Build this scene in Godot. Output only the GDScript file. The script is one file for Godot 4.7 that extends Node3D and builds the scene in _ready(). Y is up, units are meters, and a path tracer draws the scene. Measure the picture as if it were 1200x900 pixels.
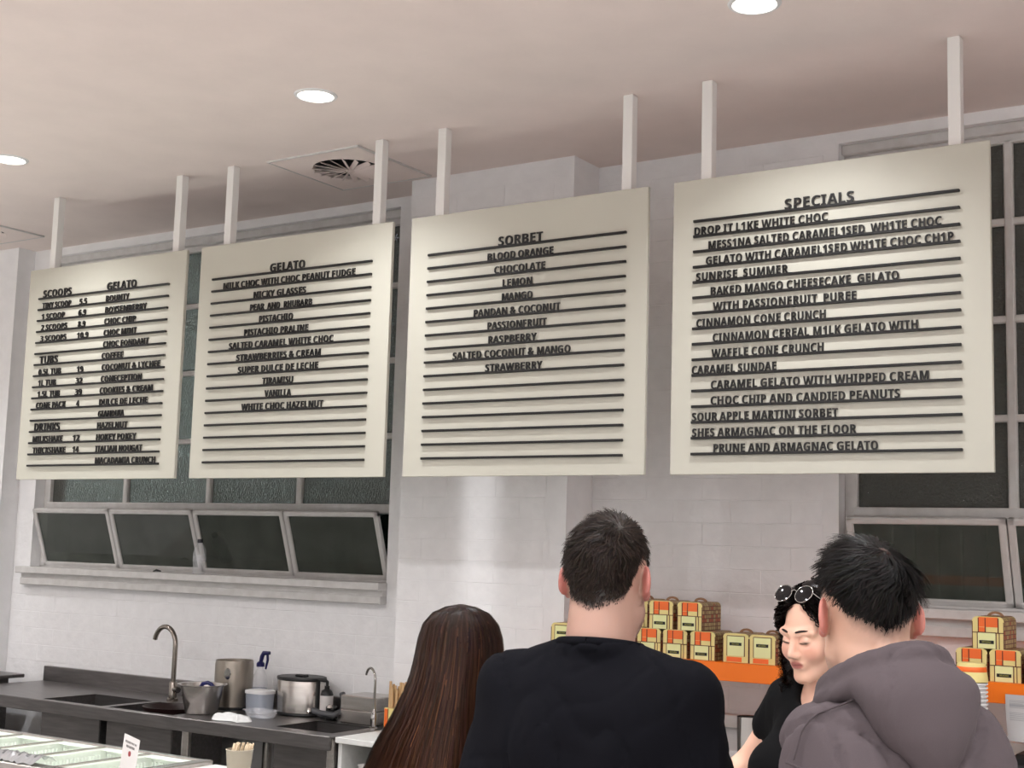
extends Node3D
# A gelato shop counter at night: four hanging menu boards, painted brick wall with steel windows, a steel sink bench, customers.

const EYE := Vector3(0.0, 1.63, 0.0)
const CEIL := 3.208
const WALL := -4.76        # face of the back wall
const GLASS := -4.82       # face of the steel window frames
const BENCH := 0.895
const SHELF := 1.272

var M := {}
var taken := {}
var rng := RandomNumberGenerator.new()

# ------------------------------------------------------------------ naming and tagging
func numbered(called: String) -> String:
	if not taken.has(called):
		taken[called] = 0
		return called
	taken[called] += 1
	return "%s_%03d" % [called, taken[called]]

func tag(o: Node3D, label: String, category: String, group := "") -> Node3D:
	o.set_meta("label", label)
	o.set_meta("category", category)
	if group != "":
		o.set_meta("group", group)
	return o

func thing(called: String, label: String, category: String, at := Vector3.ZERO, turn := 0.0, group := "") -> Node3D:
	var o := Node3D.new()
	o.name = numbered(called)
	add_child(o, true)
	o.position = at
	o.rotation.y = turn
	tag(o, label, category, group)
	return o

func part(called: String, mesh: Mesh, m: Material, parent: Node3D = self, at := Vector3.ZERO) -> MeshInstance3D:
	var o := MeshInstance3D.new()
	o.name = numbered(called) if parent == self else called
	o.mesh = mesh
	o.material_override = m
	o.position = at
	parent.add_child(o, true)
	return o

func struct(called: String, mesh: Mesh, m: Material, at := Vector3.ZERO) -> MeshInstance3D:
	var o := part(called, mesh, m, self, at)
	o.set_meta("kind", "structure")
	return o

func copy(o: Node3D, at: Vector3, label := "", turn := 0.0) -> Node3D:
	var c: Node3D = o.duplicate()
	c.name = numbered(String(o.name))
	add_child(c, true)
	c.position = at
	c.rotation.y = turn
	if label != "":
		c.set_meta("label", label)
	return c

# ------------------------------------------------------------------ shapes
func tool() -> SurfaceTool:
	var st := SurfaceTool.new()
	st.begin(Mesh.PRIMITIVE_TRIANGLES)
	return st

func tri(st: SurfaceTool, a: Vector3, b: Vector3, c: Vector3, n: Vector3) -> void:
	# turned so that the front face (clockwise) looks along n
	if (b - a).cross(c - a).dot(n) > 0.0:
		var t := b
		b = c
		c = t
	st.set_normal(n); st.set_uv(Vector2(a.x, a.y)); st.add_vertex(a)
	st.set_normal(n); st.set_uv(Vector2(b.x, b.y)); st.add_vertex(b)
	st.set_normal(n); st.set_uv(Vector2(c.x, c.y)); st.add_vertex(c)

func quad(st: SurfaceTool, a: Vector3, b: Vector3, c: Vector3, d: Vector3, n: Vector3) -> void:
	tri(st, a, b, c, n)
	tri(st, a, c, d, n)

# a box with chamfered edges
func add_box(st: SurfaceTool, c: Vector3, s: Vector3, bev := 0.0, basis := Basis()) -> void:
	var h := s * 0.5
	var b: float = minf(bev, minf(h.x, minf(h.y, h.z)) * 0.9)
	for ax in 3:
		var u := (ax + 1) % 3
		var v := (ax + 2) % 3
		for sg: float in [-1.0, 1.0]:
			var n := Vector3.ZERO
			n[ax] = sg
			var q: Array[Vector3] = []
			for e: Vector2 in [Vector2(-1, -1), Vector2(1, -1), Vector2(1, 1), Vector2(-1, 1)]:
				var p := Vector3.ZERO
				p[ax] = sg * h[ax]
				p[u] = e.x * (h[u] - b)
				p[v] = e.y * (h[v] - b)
				q.append(c + basis * p)
			quad(st, q[0], q[1], q[2], q[3], basis * n)
	if b <= 0.0:
		return
	for ax in 3:
		var u := (ax + 1) % 3
		var v := (ax + 2) % 3
		for su: float in [-1.0, 1.0]:
			for sv: float in [-1.0, 1.0]:
				var n := Vector3.ZERO
				n[u] = su
				n[v] = sv
				n = n.normalized()
				var q: Array[Vector3] = []
				for e: Vector2 in [Vector2(-1, 0), Vector2(1, 0), Vector2(1, 1), Vector2(-1, 1)]:
					var p := Vector3.ZERO
					p[ax] = e.x * (h[ax] - b)
					p[u] = su * (h[u] - (b if e.y > 0.5 else 0.0))
					p[v] = sv * (h[v] - (0.0 if e.y > 0.5 else b))
					q.append(c + basis * p)
				quad(st, q[0], q[1], q[2], q[3], basis * n)
	for sx: float in [-1.0, 1.0]:
		for sy: float in [-1.0, 1.0]:
			for sz: float in [-1.0, 1.0]:
				var n := Vector3(sx, sy, sz).normalized()
				var o := Vector3(sx * h.x, sy * h.y, sz * h.z)
				var d := Vector3(sx * b, sy * b, sz * b)
				tri(st, c + basis * (o - Vector3(0, d.y, d.z)), c + basis * (o - Vector3(d.x, 0, d.z)), c + basis * (o - Vector3(d.x, d.y, 0)), basis * n)

func box(s: Vector3, bev := 0.0, c := Vector3.ZERO) -> ArrayMesh:
	var st := tool()
	add_box(st, c, s, bev)
	return st.commit()

# a box between two corners
func span(st: SurfaceTool, a: Vector3, b: Vector3, bev := 0.0) -> void:
	add_box(st, (a + b) * 0.5, (b - a).abs(), bev)

func spanned(a: Vector3, b: Vector3, bev := 0.0) -> ArrayMesh:
	var st := tool()
	span(st, a, b, bev)
	return st.commit()

# profile (radius, height) turned about y; sharp where the profile bends by more than 40 degrees. sx, sz squash the round.
func add_lathe(st: SurfaceTool, prof: Array, seg := 32, at := Vector3.ZERO, sx := 1.0, sz := 1.0, power := 1.0) -> void:
	var n: Array[Vector2] = []
	for i in prof.size() - 1:
		var d: Vector2 = (prof[i + 1] - prof[i])
		n.append(Vector2(d.y, -d.x).normalized())
	for i in prof.size() - 1:
		var na := n[i]
		var nb := n[i]
		if i > 0 and n[i - 1].dot(n[i]) > 0.76:
			na = (n[i - 1] + n[i]).normalized()
		if i < n.size() - 1 and n[i + 1].dot(n[i]) > 0.76:
			nb = (n[i + 1] + n[i]).normalized()
		for k in seg:
			var c: Array[Vector3] = []
			var m: Array[Vector3] = []
			for e in 4:
				var a := TAU * (k + (1 if e == 1 or e == 2 else 0)) / seg
				var p: Vector2 = prof[i] if e < 2 else prof[i + 1]
				var q := na if e < 2 else nb
				var ca := cos(a)
				var sa := sin(a)
				if power != 1.0:
					ca = signf(ca) * pow(absf(ca), power)
					sa = signf(sa) * pow(absf(sa), power)
				c.append(at + Vector3(ca * p.x * sx, p.y, sa * p.x * sz))
				m.append(Vector3(cos(a) * q.x / sx, q.y, sin(a) * q.x / sz).normalized())
			var order := [0, 1, 2, 0, 2, 3]
			if (c[1] - c[0]).cross(c[2] - c[0]).dot(m[0] + m[2]) > 0.0 or (c[2] - c[0]).cross(c[3] - c[0]).dot(m[0] + m[2]) > 0.0:
				order = [0, 2, 1, 0, 3, 2]
			for e: int in order:
				st.set_normal(m[e])
				st.set_uv(Vector2(float(k + (1 if e == 1 or e == 2 else 0)) / seg, c[e].y))
				st.add_vertex(c[e])

func lathe(prof: Array, seg := 32, sx := 1.0, sz := 1.0, power := 1.0) -> ArrayMesh:
	var st := tool()
	add_lathe(st, prof, seg, Vector3.ZERO, sx, sz, power)
	return st.commit()

# a tube along points; radius may be one number or one for each point
func add_tube(st: SurfaceTool, pts: Array, radius: Variant, seg := 10, caps := true) -> void:
	var up := Vector3.UP
	var rings: Array = []
	var norms: Array = []
	for i in pts.size():
		var t: Vector3 = (pts[mini(i + 1, pts.size() - 1)] - pts[maxi(i - 1, 0)])
		t = t.normalized()
		if i == 0 and absf(t.dot(up)) > 0.95:
			up = Vector3.RIGHT
		var side := t.cross(up).normalized()
		up = side.cross(t).normalized()
		var r: float = radius[i] if radius is Array else radius
		var ring: Array[Vector3] = []
		var nn: Array[Vector3] = []
		for k in seg:
			var a := TAU * k / seg
			var d := side * cos(a) + up * sin(a)
			ring.append(pts[i] + d * r)
			nn.append(d)
		rings.append(ring)
		norms.append(nn)
	for i in pts.size() - 1:
		for k in seg:
			var k2 := (k + 1) % seg
			var v: Array = [rings[i][k], rings[i][k2], rings[i + 1][k2], rings[i + 1][k]]
			var m: Array = [norms[i][k], norms[i][k2], norms[i + 1][k2], norms[i + 1][k]]
			var order := [0, 1, 2, 0, 2, 3]
			if (v[1] - v[0]).cross(v[2] - v[0]).dot(m[0]) > 0.0:
				order = [0, 2, 1, 0, 3, 2]
			for e: int in order:
				st.set_normal(m[e])
				st.set_uv(Vector2(float(k) / seg, float(i)))
				st.add_vertex(v[e])
	if caps:
		for end in [0, pts.size() - 1]:
			var n: Vector3 = (pts[0] - pts[1]).normalized() if end == 0 else (pts[-1] - pts[-2]).normalized()
			for k in range(1, seg - 1):
				tri(st, rings[end][0], rings[end][k], rings[end][k + 1], n)

func tube(pts: Array, radius: Variant, seg := 10) -> ArrayMesh:
	var st := tool()
	add_tube(st, pts, radius, seg)
	return st.commit()

func arc_points(c: Vector3, u: Vector3, v: Vector3, a0: float, a1: float, n: int) -> Array:
	var out: Array = []
	for i in n + 1:
		var a := lerpf(a0, a1, float(i) / n)
		out.append(c + u * cos(a) + v * sin(a))
	return out

# outline (x, y) pushed from z0 to z1
func extrude(poly: PackedVector2Array, z0: float, z1: float, st: SurfaceTool = null) -> ArrayMesh:
	var own := st == null
	if own:
		st = tool()
	var idx := Geometry2D.triangulate_polygon(poly)
	for z: float in [z0, z1]:
		var n := Vector3(0, 0, 1 if z == maxf(z0, z1) else -1)
		for i in range(0, idx.size(), 3):
			tri(st, Vector3(poly[idx[i]].x, poly[idx[i]].y, z), Vector3(poly[idx[i + 1]].x, poly[idx[i + 1]].y, z), Vector3(poly[idx[i + 2]].x, poly[idx[i + 2]].y, z), n)
	var area := 0.0
	for i in poly.size():
		area += poly[i].cross(poly[(i + 1) % poly.size()])
	for i in poly.size():
		var a := poly[i]
		var b := poly[(i + 1) % poly.size()]
		var d := (b - a).normalized()
		var n := Vector3(d.y, -d.x, 0) * signf(area)
		quad(st, Vector3(a.x, a.y, z0), Vector3(b.x, b.y, z0), Vector3(b.x, b.y, z1), Vector3(a.x, a.y, z1), n)
	return st.commit() if own else null

# ------------------------------------------------------------------ materials
func mat(called: String, c: Color, rough := 0.6, metal := 0.0) -> StandardMaterial3D:
	var m := StandardMaterial3D.new()
	m.resource_name = called
	m.albedo_color = c
	m.roughness = rough
	m.metallic = metal
	M[called] = m
	return m

func noise(freq: float, octaves := 4, sd := 1) -> FastNoiseLite:
	var n := FastNoiseLite.new()
	n.noise_type = FastNoiseLite.TYPE_SIMPLEX_SMOOTH
	n.frequency = freq
	n.fractal_octaves = octaves
	n.seed = sd
	return n

# a seamless noise picture, mapped on the world with one repeat each `metres`
func grain(m: StandardMaterial3D, metres: float, freq: float, lo: Color, hi: Color, relief := 0.0, sd := 1, stretch := Vector3.ONE) -> void:
	var t := NoiseTexture2D.new()
	t.width = 512
	t.height = 512
	t.seamless = true
	t.noise = noise(freq, 5, sd)
	var g := Gradient.new()
	g.set_color(0, lo)
	g.set_color(1, hi)
	t.color_ramp = g
	m.albedo_texture = t
	m.uv1_triplanar = true
	m.uv1_world_triplanar = true
	m.uv1_scale = stretch / metres
	if relief > 0.0:
		var b := NoiseTexture2D.new()
		b.width = 512
		b.height = 512
		b.seamless = true
		b.noise = noise(freq * 1.5, 5, sd + 7)
		m.heightmap_enabled = true
		m.heightmap_texture = b
		m.heightmap_scale = relief

func make_materials() -> void:
	var m := mat("painted_wall", Color(0.95, 0.945, 0.945), 0.55)
	grain(m, 0.9, 0.012, Color(0.965, 0.965, 0.965), Color(1, 1, 1), 0.3, 3)
	m = mat("brick_paint", Color(0.95, 0.945, 0.945), 0.5)
	grain(m, 0.7, 0.015, Color(0.97, 0.97, 0.97), Color(1, 1, 1), 0.16, 5)
	m = mat("ceiling_paint", Color(0.92, 0.865, 0.84), 0.75)
	grain(m, 1.6, 0.01, Color(0.97, 0.97, 0.97), Color(1, 1, 1), 0.04, 9)
	m = mat("floor", Color(0.76, 0.735, 0.715), 0.4)
	grain(m, 1.3, 0.02, Color(0.85, 0.85, 0.85), Color(1, 1, 1), 0.03, 11)
	m = mat("white_gloss", Color(0.86, 0.86, 0.85), 0.35)
	grain(m, 0.5, 0.02, Color(0.95, 0.95, 0.94), Color(1, 1, 1), 0.06, 13)
	mat("board", Color(0.745, 0.735, 0.685), 0.5)
	mat("post", Color(0.90, 0.895, 0.88), 0.4)
	mat("ink", Color(0.045, 0.04, 0.04), 0.45)
	m = mat("steel", Color(0.80, 0.78, 0.76), 0.25, 0.92)
	grain(m, 0.4, 0.02, Color(0.88, 0.88, 0.88), Color(1, 1, 1), 0.0, 15, Vector3(0.15, 2.0, 1.0))
	m = mat("steel_bench", Color(0.52, 0.505, 0.50), 0.33, 0.86)
	grain(m, 0.4, 0.02, Color(0.85, 0.85, 0.85), Color(1, 1, 1), 0.0, 17, Vector3(0.2, 2.0, 2.0))
	mat("chrome", Color(0.72, 0.71, 0.70), 0.12, 1.0)
	mat("tap_steel", Color(0.58, 0.55, 0.52), 0.22, 0.95)
	mat("black_plastic", Color(0.05, 0.05, 0.055), 0.45)
	mat("dark_bin", Color(0.13, 0.13, 0.14), 0.6)
	mat("white_plastic", Color(0.88, 0.88, 0.88), 0.4)
	mat("blue_plastic", Color(0.04, 0.05, 0.30), 0.35)
	mat("orange_paint", Color(0.95, 0.46, 0.02), 0.45)
	mat("paper", Color(0.82, 0.80, 0.79), 0.75)
	mat("cloth_white", Color(0.85, 0.85, 0.84), 0.9)
	mat("wood_stick", Color(0.80, 0.66, 0.48), 0.7)
	mat("wood_spoon", Color(0.86, 0.78, 0.66), 0.7)
	mat("cup_card", Color(0.62, 0.585, 0.52), 0.6)
	m = mat("dull_steel", Color(0.60, 0.57, 0.53), 0.32, 0.9)
	mat("bowl_red", Color(0.13, 0.06, 0.055), 0.4)
	m = mat("pan_white", Color(0.91, 0.925, 0.90), 0.35)
	m.backlight_enabled = true
	m.backlight = Color(0.93, 0.935, 0.925)
	m = mat("led_glow", Color(1, 1, 1), 0.5)
	m.emission_enabled = true
	m.emission = Color(0.98, 1.0, 0.97)
	m.emission_energy_multiplier = 0.8
	m = mat("lamp_glow", Color(1, 1, 1), 0.5)
	m.emission_enabled = true
	m.emission = Color(1.0, 0.97, 0.93)
	m.emission_energy_multiplier = 5.0
	m = mat("clear_plastic", Color(0.93, 0.94, 0.96, 0.18), 0.08)
	m.transparency = BaseMaterial3D.TRANSPARENCY_ALPHA
	m = mat("frosted_plastic", Color(0.80, 0.83, 0.88, 0.55), 0.3)
	m.transparency = BaseMaterial3D.TRANSPARENCY_ALPHA
	mat("blue_liquid", Color(0.01, 0.20, 0.47), 0.2)
	# ribbed cathedral glass: rough and rippled, a little dirty
	m = mat("obscure_glass", Color(0.55, 0.56, 0.53, 0.33), 0.08)
	m.refraction_enabled = true
	m.transparency = BaseMaterial3D.TRANSPARENCY_ALPHA
	m.refraction_scale = 0.05
	m.normal_enabled = true
	var t := NoiseTexture2D.new()
	t.width = 512
	t.height = 512
	t.seamless = true
	t.noise = noise(0.09, 3, 21)
	t.as_normal_map = true
	t.bump_strength = 5.0
	m.normal_texture = t
	m.uv1_triplanar = true
	m.uv1_world_triplanar = true
	m.uv1_scale = Vector3.ONE / 0.6
	var sparkle_speck := NoiseTexture2D.new()  # specks put into the colour for dirt and the sparkle of the ripples
	sparkle_speck.width = 512
	sparkle_speck.height = 512
	sparkle_speck.seamless = true
	sparkle_speck.noise = noise(0.12, 2, 22)
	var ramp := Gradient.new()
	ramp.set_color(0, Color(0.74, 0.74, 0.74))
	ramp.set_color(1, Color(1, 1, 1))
	sparkle_speck.color_ramp = ramp
	m.albedo_texture = sparkle_speck
	m = mat("sash_glass", Color(0.48, 0.50, 0.47, 0.36), 0.06)
	m.refraction_enabled = true
	m.transparency = BaseMaterial3D.TRANSPARENCY_ALPHA
	m.refraction_scale = 0.05
	# coarse darker greenish blotches in the colour of the hopper panes
	var blotches := NoiseTexture2D.new()
	blotches.width = 512
	blotches.height = 512
	blotches.seamless = true
	blotches.noise = noise(0.012, 5, 24)
	ramp = Gradient.new()
	ramp.set_color(0, Color(0.66, 0.7, 0.66))
	ramp.set_color(1, Color(1, 1, 1))
	blotches.color_ramp = ramp
	m.albedo_texture = blotches
	m.uv1_triplanar = true
	m.uv1_world_triplanar = true
	m.uv1_scale = Vector3.ONE / 0.8
	m = mat("frame_paint", Color(0.83, 0.82, 0.81), 0.45)
	grain(m, 0.5, 0.012, Color(0.93, 0.925, 0.92), Color(1, 1, 1), 0.012, 23)
	mat("duct_steel", Color(0.42, 0.42, 0.42), 0.5, 0.6)
	m = mat("pale_render", Color(0.74, 0.76, 0.70), 0.9)
	grain(m, 0.9, 0.02, Color(0.8, 0.82, 0.78), Color(1, 1, 1), 0.2, 28)
	m = mat("hedge", Color(0.10, 0.17, 0.08), 0.9)
	grain(m, 0.4, 0.06, Color(0.25, 0.35, 0.2), Color(1, 1, 1), 1.0, 25)
	m = mat("yard_brick", Color(0.30, 0.24, 0.21), 0.9)
	grain(m, 0.6, 0.03, Color(0.6, 0.6, 0.6), Color(1, 1, 1), 0.5, 27)
	mat("asphalt", Color(0.10, 0.10, 0.10), 0.95)

# ------------------------------------------------------------------ the shop
func _ready() -> void:
	rng.seed = 7
	var cam := Camera3D.new()
	cam.name = "camera"
	add_child(cam)
	cam.transform = Transform3D(Basis(Vector3(0.8366749, 0.0282074, -0.5469730), Vector3(0.0430203, 0.9922028, 0.1169737), Vector3(0.5460077, -0.1213999, 0.8289377)).orthonormalized(), EYE)
	cam.fov = 31.417
	cam.near = 0.05
	cam.far = 60.0
	cam.current = true

	var env := Environment.new()
	env.background_mode = Environment.BG_COLOR
	env.background_color = Color(0.05, 0.06, 0.08)
	env.background_energy_multiplier = 0.4
	env.tonemap_mode = Environment.TONE_MAPPER_LINEAR
	env.tonemap_exposure = 1.27
	env.sdfgi_enabled = true
	env.ssao_enabled = true
	env.ssil_enabled = true
	var we := WorldEnvironment.new()
	we.name = "world_environment"
	we.environment = env
	add_child(we)

	make_materials()
	box_materials()
	downlights()
	shell()
	windows()
	outside()
	vents()
	boards()
	bench()
	bench_things()
	counter()
	shelf_and_boxes()
	small_things()
	people()

func downlights() -> void:
	# a grid of recessed LED downlights: the row over the counter has a tighter beam than the rows over the shop floor
	var trim := tool()
	add_lathe(trim, [Vector2(0.062, -0.001), Vector2(0.064, -0.006), Vector2(0.074, -0.004), Vector2(0.077, 0.0)], 40)
	var ring := trim.commit()
	var disc := lathe([Vector2(0.0, -0.003), Vector2(0.062, -0.003), Vector2(0.062, 0.0)], 40)
	var rows := [-3.5, -1.8, -0.1, 1.6]
	for r in rows.size():
		for x: float in [-6.49, -4.87, -3.17, -1.51, 0.15, 1.81]:
			if r > 1 and x < -5.0:
				continue
			var where := "over the serving counter" if r == 0 else "over the shop floor behind the customers"
			if r == 0 and x == -4.87:
				where = "in front of the scoops menu board"
			elif r == 0 and x == -3.17:
				where = "in front of the gelato and sorbet boards"
			elif r == 0 and x == -1.51:
				where = "in front of the specials board"
			elif r == 0:
				where = "over an end of the serving counter"
			var o := thing("downlight", "round recessed white downlight glowing in the ceiling, " + where, "light", Vector3(x, CEIL, rows[r]), 0.0, "ceiling downlights")
			part("trim_ring", ring, M.white_plastic, o)
			part("lamp_lens", disc, M.lamp_glow, o)
			var l := SpotLight3D.new()
			l.name = "lamp_light"
			o.add_child(l)
			l.position = Vector3(0, -0.012, 0)
			l.rotation.x = -PI / 2
			l.spot_range = 14.0
			l.spot_attenuation = 2.0
			l.spot_angle = 64.0 if r == 0 else 80.0
			l.spot_angle_attenuation = 1.0
			l.light_energy = [1.9, 2.6, 3.0, 4.2][r]
			l.light_color = Color(0.985, 0.99, 1.0)
			l.light_size = 0.05
			l.shadow_enabled = true

func shell() -> void:
	struct("floor", spanned(Vector3(-8.2, -0.2, WALL - 0.25), Vector3(2.6, 0, 2.6)), M.floor)
	var lid := tool()
	span(lid, Vector3(-8.2, CEIL, WALL - 0.25), Vector3(2.6, CEIL + 0.2, -4.445))
	span(lid, Vector3(-8.2, CEIL, -4.115), Vector3(2.6, CEIL + 0.2, 2.6))
	var cuts := [-8.2, -6.365, -6.035, -3.83, -3.50, 2.6]
	for k in 3:
		span(lid, Vector3(cuts[k * 2], CEIL, -4.445), Vector3(cuts[k * 2 + 1], CEIL + 0.2, -4.115))
	struct("ceiling", lid.commit(), M.ceiling_paint)
	struct("wall_left", spanned(Vector3(-8.2, 0, WALL), Vector3(-8.0, CEIL, 2.4)), M.painted_wall)
	struct("wall_right", spanned(Vector3(2.4, 0, WALL), Vector3(2.6, CEIL, 2.4)), M.painted_wall)
	struct("wall_front", spanned(Vector3(-8.2, 0, 2.4), Vector3(2.6, CEIL, 2.6)), M.painted_wall)
	# the back wall with its two window openings
	var st := tool()
	var z0 := WALL - 0.25
	var sill := 1.475
	var top := 3.165
	span(st, Vector3(-8.2, 0, z0), Vector3(2.6, sill, WALL))
	span(st, Vector3(-8.2, top, z0), Vector3(2.6, CEIL, WALL))
	span(st, Vector3(-8.2, sill, z0), Vector3(-6.19, top, WALL))
	span(st, Vector3(-3.765, sill, z0), Vector3(-1.715, top, WALL))
	span(st, Vector3(0.745, sill, z0), Vector3(2.6, top, WALL))
	var back := struct("wall_back", st.commit(), M.painted_wall)
	var p1 := struct("wall_pier", spanned(Vector3(-3.55, 0, WALL), Vector3(-2.735, CEIL, -4.56)), M.painted_wall)
	struct("wall_pier", spanned(Vector3(-8.0, 0, WALL), Vector3(-6.33, CEIL, -4.65)), M.painted_wall)
	# painted bricks: barely proud of the thick paint in the joints
	var shapes: Array = []
	for k in 4:
		var b := tool()
		add_box(b, Vector3.ZERO, Vector3(0.2394 - 0.0004 * k, 0.0853 - 0.0003 * k, 0.012), 0.0016)
		shapes.append(b.commit())
	var halves: Array = []
	for k in 2:
		halves.append(box(Vector3(0.1155, 0.0852, 0.012), 0.0016))
	bricks(back, shapes, halves, -6.32, -3.56, 0.985, 5, WALL, 0.0)
	bricks(p1, shapes, halves, -3.545, -2.74, 0.985, 26, -4.56, 0.0)
	bricks(back, shapes, halves, -2.73, -1.72, 0.985, 26, WALL, 0.0)

func bricks(parent: Node3D, shapes: Array, halves: Array, x0: float, x1: float, y0: float, courses: int, face: float, _o: float) -> void:
	for c in courses:
		var y := y0 + c * 0.0857
		if y + 0.0857 > CEIL:
			break
		var x := x0
		if c % 2 == 1:
			x = brick(parent, halves[c % halves.size()], x, 0.115, y, face)
		while x + 0.2385 <= x1 + 0.002:
			x = brick(parent, shapes[rng.randi() % shapes.size()], x, 0.2385, y, face)
		if x1 - x > 0.11:
			brick(parent, halves[c % halves.size()], x, 0.115, y, face)

func brick(parent: Node3D, m: Mesh, x: float, w: float, y: float, face: float) -> float:
	var o := part("brick", m, M.brick_paint, parent, Vector3(x + w * 0.5, y + 0.043, face - 0.0048 + rng.randf_range(-0.0006, 0.0006)))
	o.rotation = Vector3(rng.randf_range(-0.008, 0.008), rng.randf_range(-0.004, 0.004), rng.randf_range(-0.004, 0.004))
	return x + w + 0.0012

func windows() -> void:
	# two steel windows of four lights by five; the bottom row are hopper sashes that stand open into the room
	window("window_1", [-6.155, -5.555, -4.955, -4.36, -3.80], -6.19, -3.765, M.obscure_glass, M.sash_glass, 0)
	window("window_2", [-1.68, -1.125, -0.515, 0.09, 0.70], -1.715, 0.745, M.obscure_glass, M.sash_glass, 0)

func window(called: String, xs: Array, left: float, right: float, glass: Material, sash_glass: Material, _k: int) -> void:
	var w := Node3D.new()
	w.name = called
	add_child(w)
	w.set_meta("kind", "structure")
	var ys := [1.475, 1.80, 2.13, 2.475, 2.82, 3.115]
	var z0 := GLASS - 0.035
	var st := tool()
	span(st, Vector3(left, 1.475, z0), Vector3(xs[0] + 0.012, 3.165, GLASS), 0.003)
	span(st, Vector3(xs[4] - 0.012, 1.475, z0), Vector3(right, 3.165, GLASS), 0.003)
	span(st, Vector3(left, 3.10, z0), Vector3(right, 3.165, GLASS), 0.003)
	span(st, Vector3(left, 3.128, GLASS), Vector3(right, 3.165, GLASS + 0.03), 0.004)
	span(st, Vector3(left, 1.475, z0), Vector3(right, 1.487, GLASS), 0.002)
	part("window_frame", st.commit(), M.frame_paint, w)
	for i in range(1, 4):
		part("mullion", spanned(Vector3(xs[i] - 0.016, 1.80, z0), Vector3(xs[i] + 0.016, 3.115, GLASS), 0.006), M.frame_paint, w)
	for j in range(1, 5):
		var b := 0.022 if j == 1 else 0.013
		part("transom", spanned(Vector3(xs[0], ys[j] - b, z0 + 0.004), Vector3(xs[4], ys[j] + b, GLASS + (0.012 if j == 1 else -0.004)), 0.005), M.frame_paint, w)
	for i in 4:
		for j in range(1, 5):
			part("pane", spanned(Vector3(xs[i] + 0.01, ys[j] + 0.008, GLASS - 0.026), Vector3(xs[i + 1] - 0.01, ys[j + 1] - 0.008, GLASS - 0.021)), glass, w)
	# hopper sashes, hinged at the bottom
	for i in 4:
		var s := Node3D.new()
		s.name = "sash"
		w.add_child(s, true)
		s.position = Vector3((xs[i] + xs[i + 1]) * 0.5, 1.487, GLASS - 0.01)
		s.rotation.x = atan2(0.105, 0.31)
		var hw: float = (xs[i + 1] - xs[i]) * 0.5 - 0.002
		var hh := 0.315
		st = tool()
		span(st, Vector3(-hw, 0, -0.012), Vector3(-hw + 0.026, hh, 0.012), 0.004)
		span(st, Vector3(hw - 0.026, 0, -0.012), Vector3(hw, hh, 0.012), 0.004)
		span(st, Vector3(-hw, 0, -0.012), Vector3(hw, 0.022, 0.012), 0.004)
		span(st, Vector3(-hw, hh - 0.024, -0.012), Vector3(hw, hh, 0.012), 0.004)
		part("sash_frame", st.commit(), M.frame_paint, s)
		part("pane", spanned(Vector3(-hw + 0.02, 0.015, -0.003), Vector3(hw - 0.02, hh - 0.018, 0.003)), sash_glass, s)
	if called == "window_1":
		# a little round plastic draught vent in the top corner pane
		var ft := tool()
		for k in 6:
			add_box(ft, Basis(Vector3.BACK, TAU * k / 6) * Vector3(0.013, 0, 0), Vector3(0.013, 0.006, 0.003), 0.001, Basis(Vector3.BACK, TAU * k / 6))
		add_box(ft, Vector3.ZERO, Vector3(0.008, 0.008, 0.004), 0.002)
		part("draught_vent", ft.commit(), M.frosted_plastic, w, Vector3(-3.852, 3.045, GLASS - 0.018))
	# moulded sill
	st = tool()
	span(st, Vector3(left - 0.045, 1.442, WALL - 0.05), Vector3(right + 0.005, 1.477, WALL + 0.062), 0.004)
	span(st, Vector3(left - 0.03, 1.418, WALL - 0.01), Vector3(right + 0.005, 1.444, WALL + 0.03), 0.002)
	span(st, Vector3(left - 0.02, 1.382, WALL - 0.01), Vector3(right + 0.005, 1.420, WALL + 0.045), 0.004)
	part("window_sill", st.commit(), M.frame_paint, w)

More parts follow.
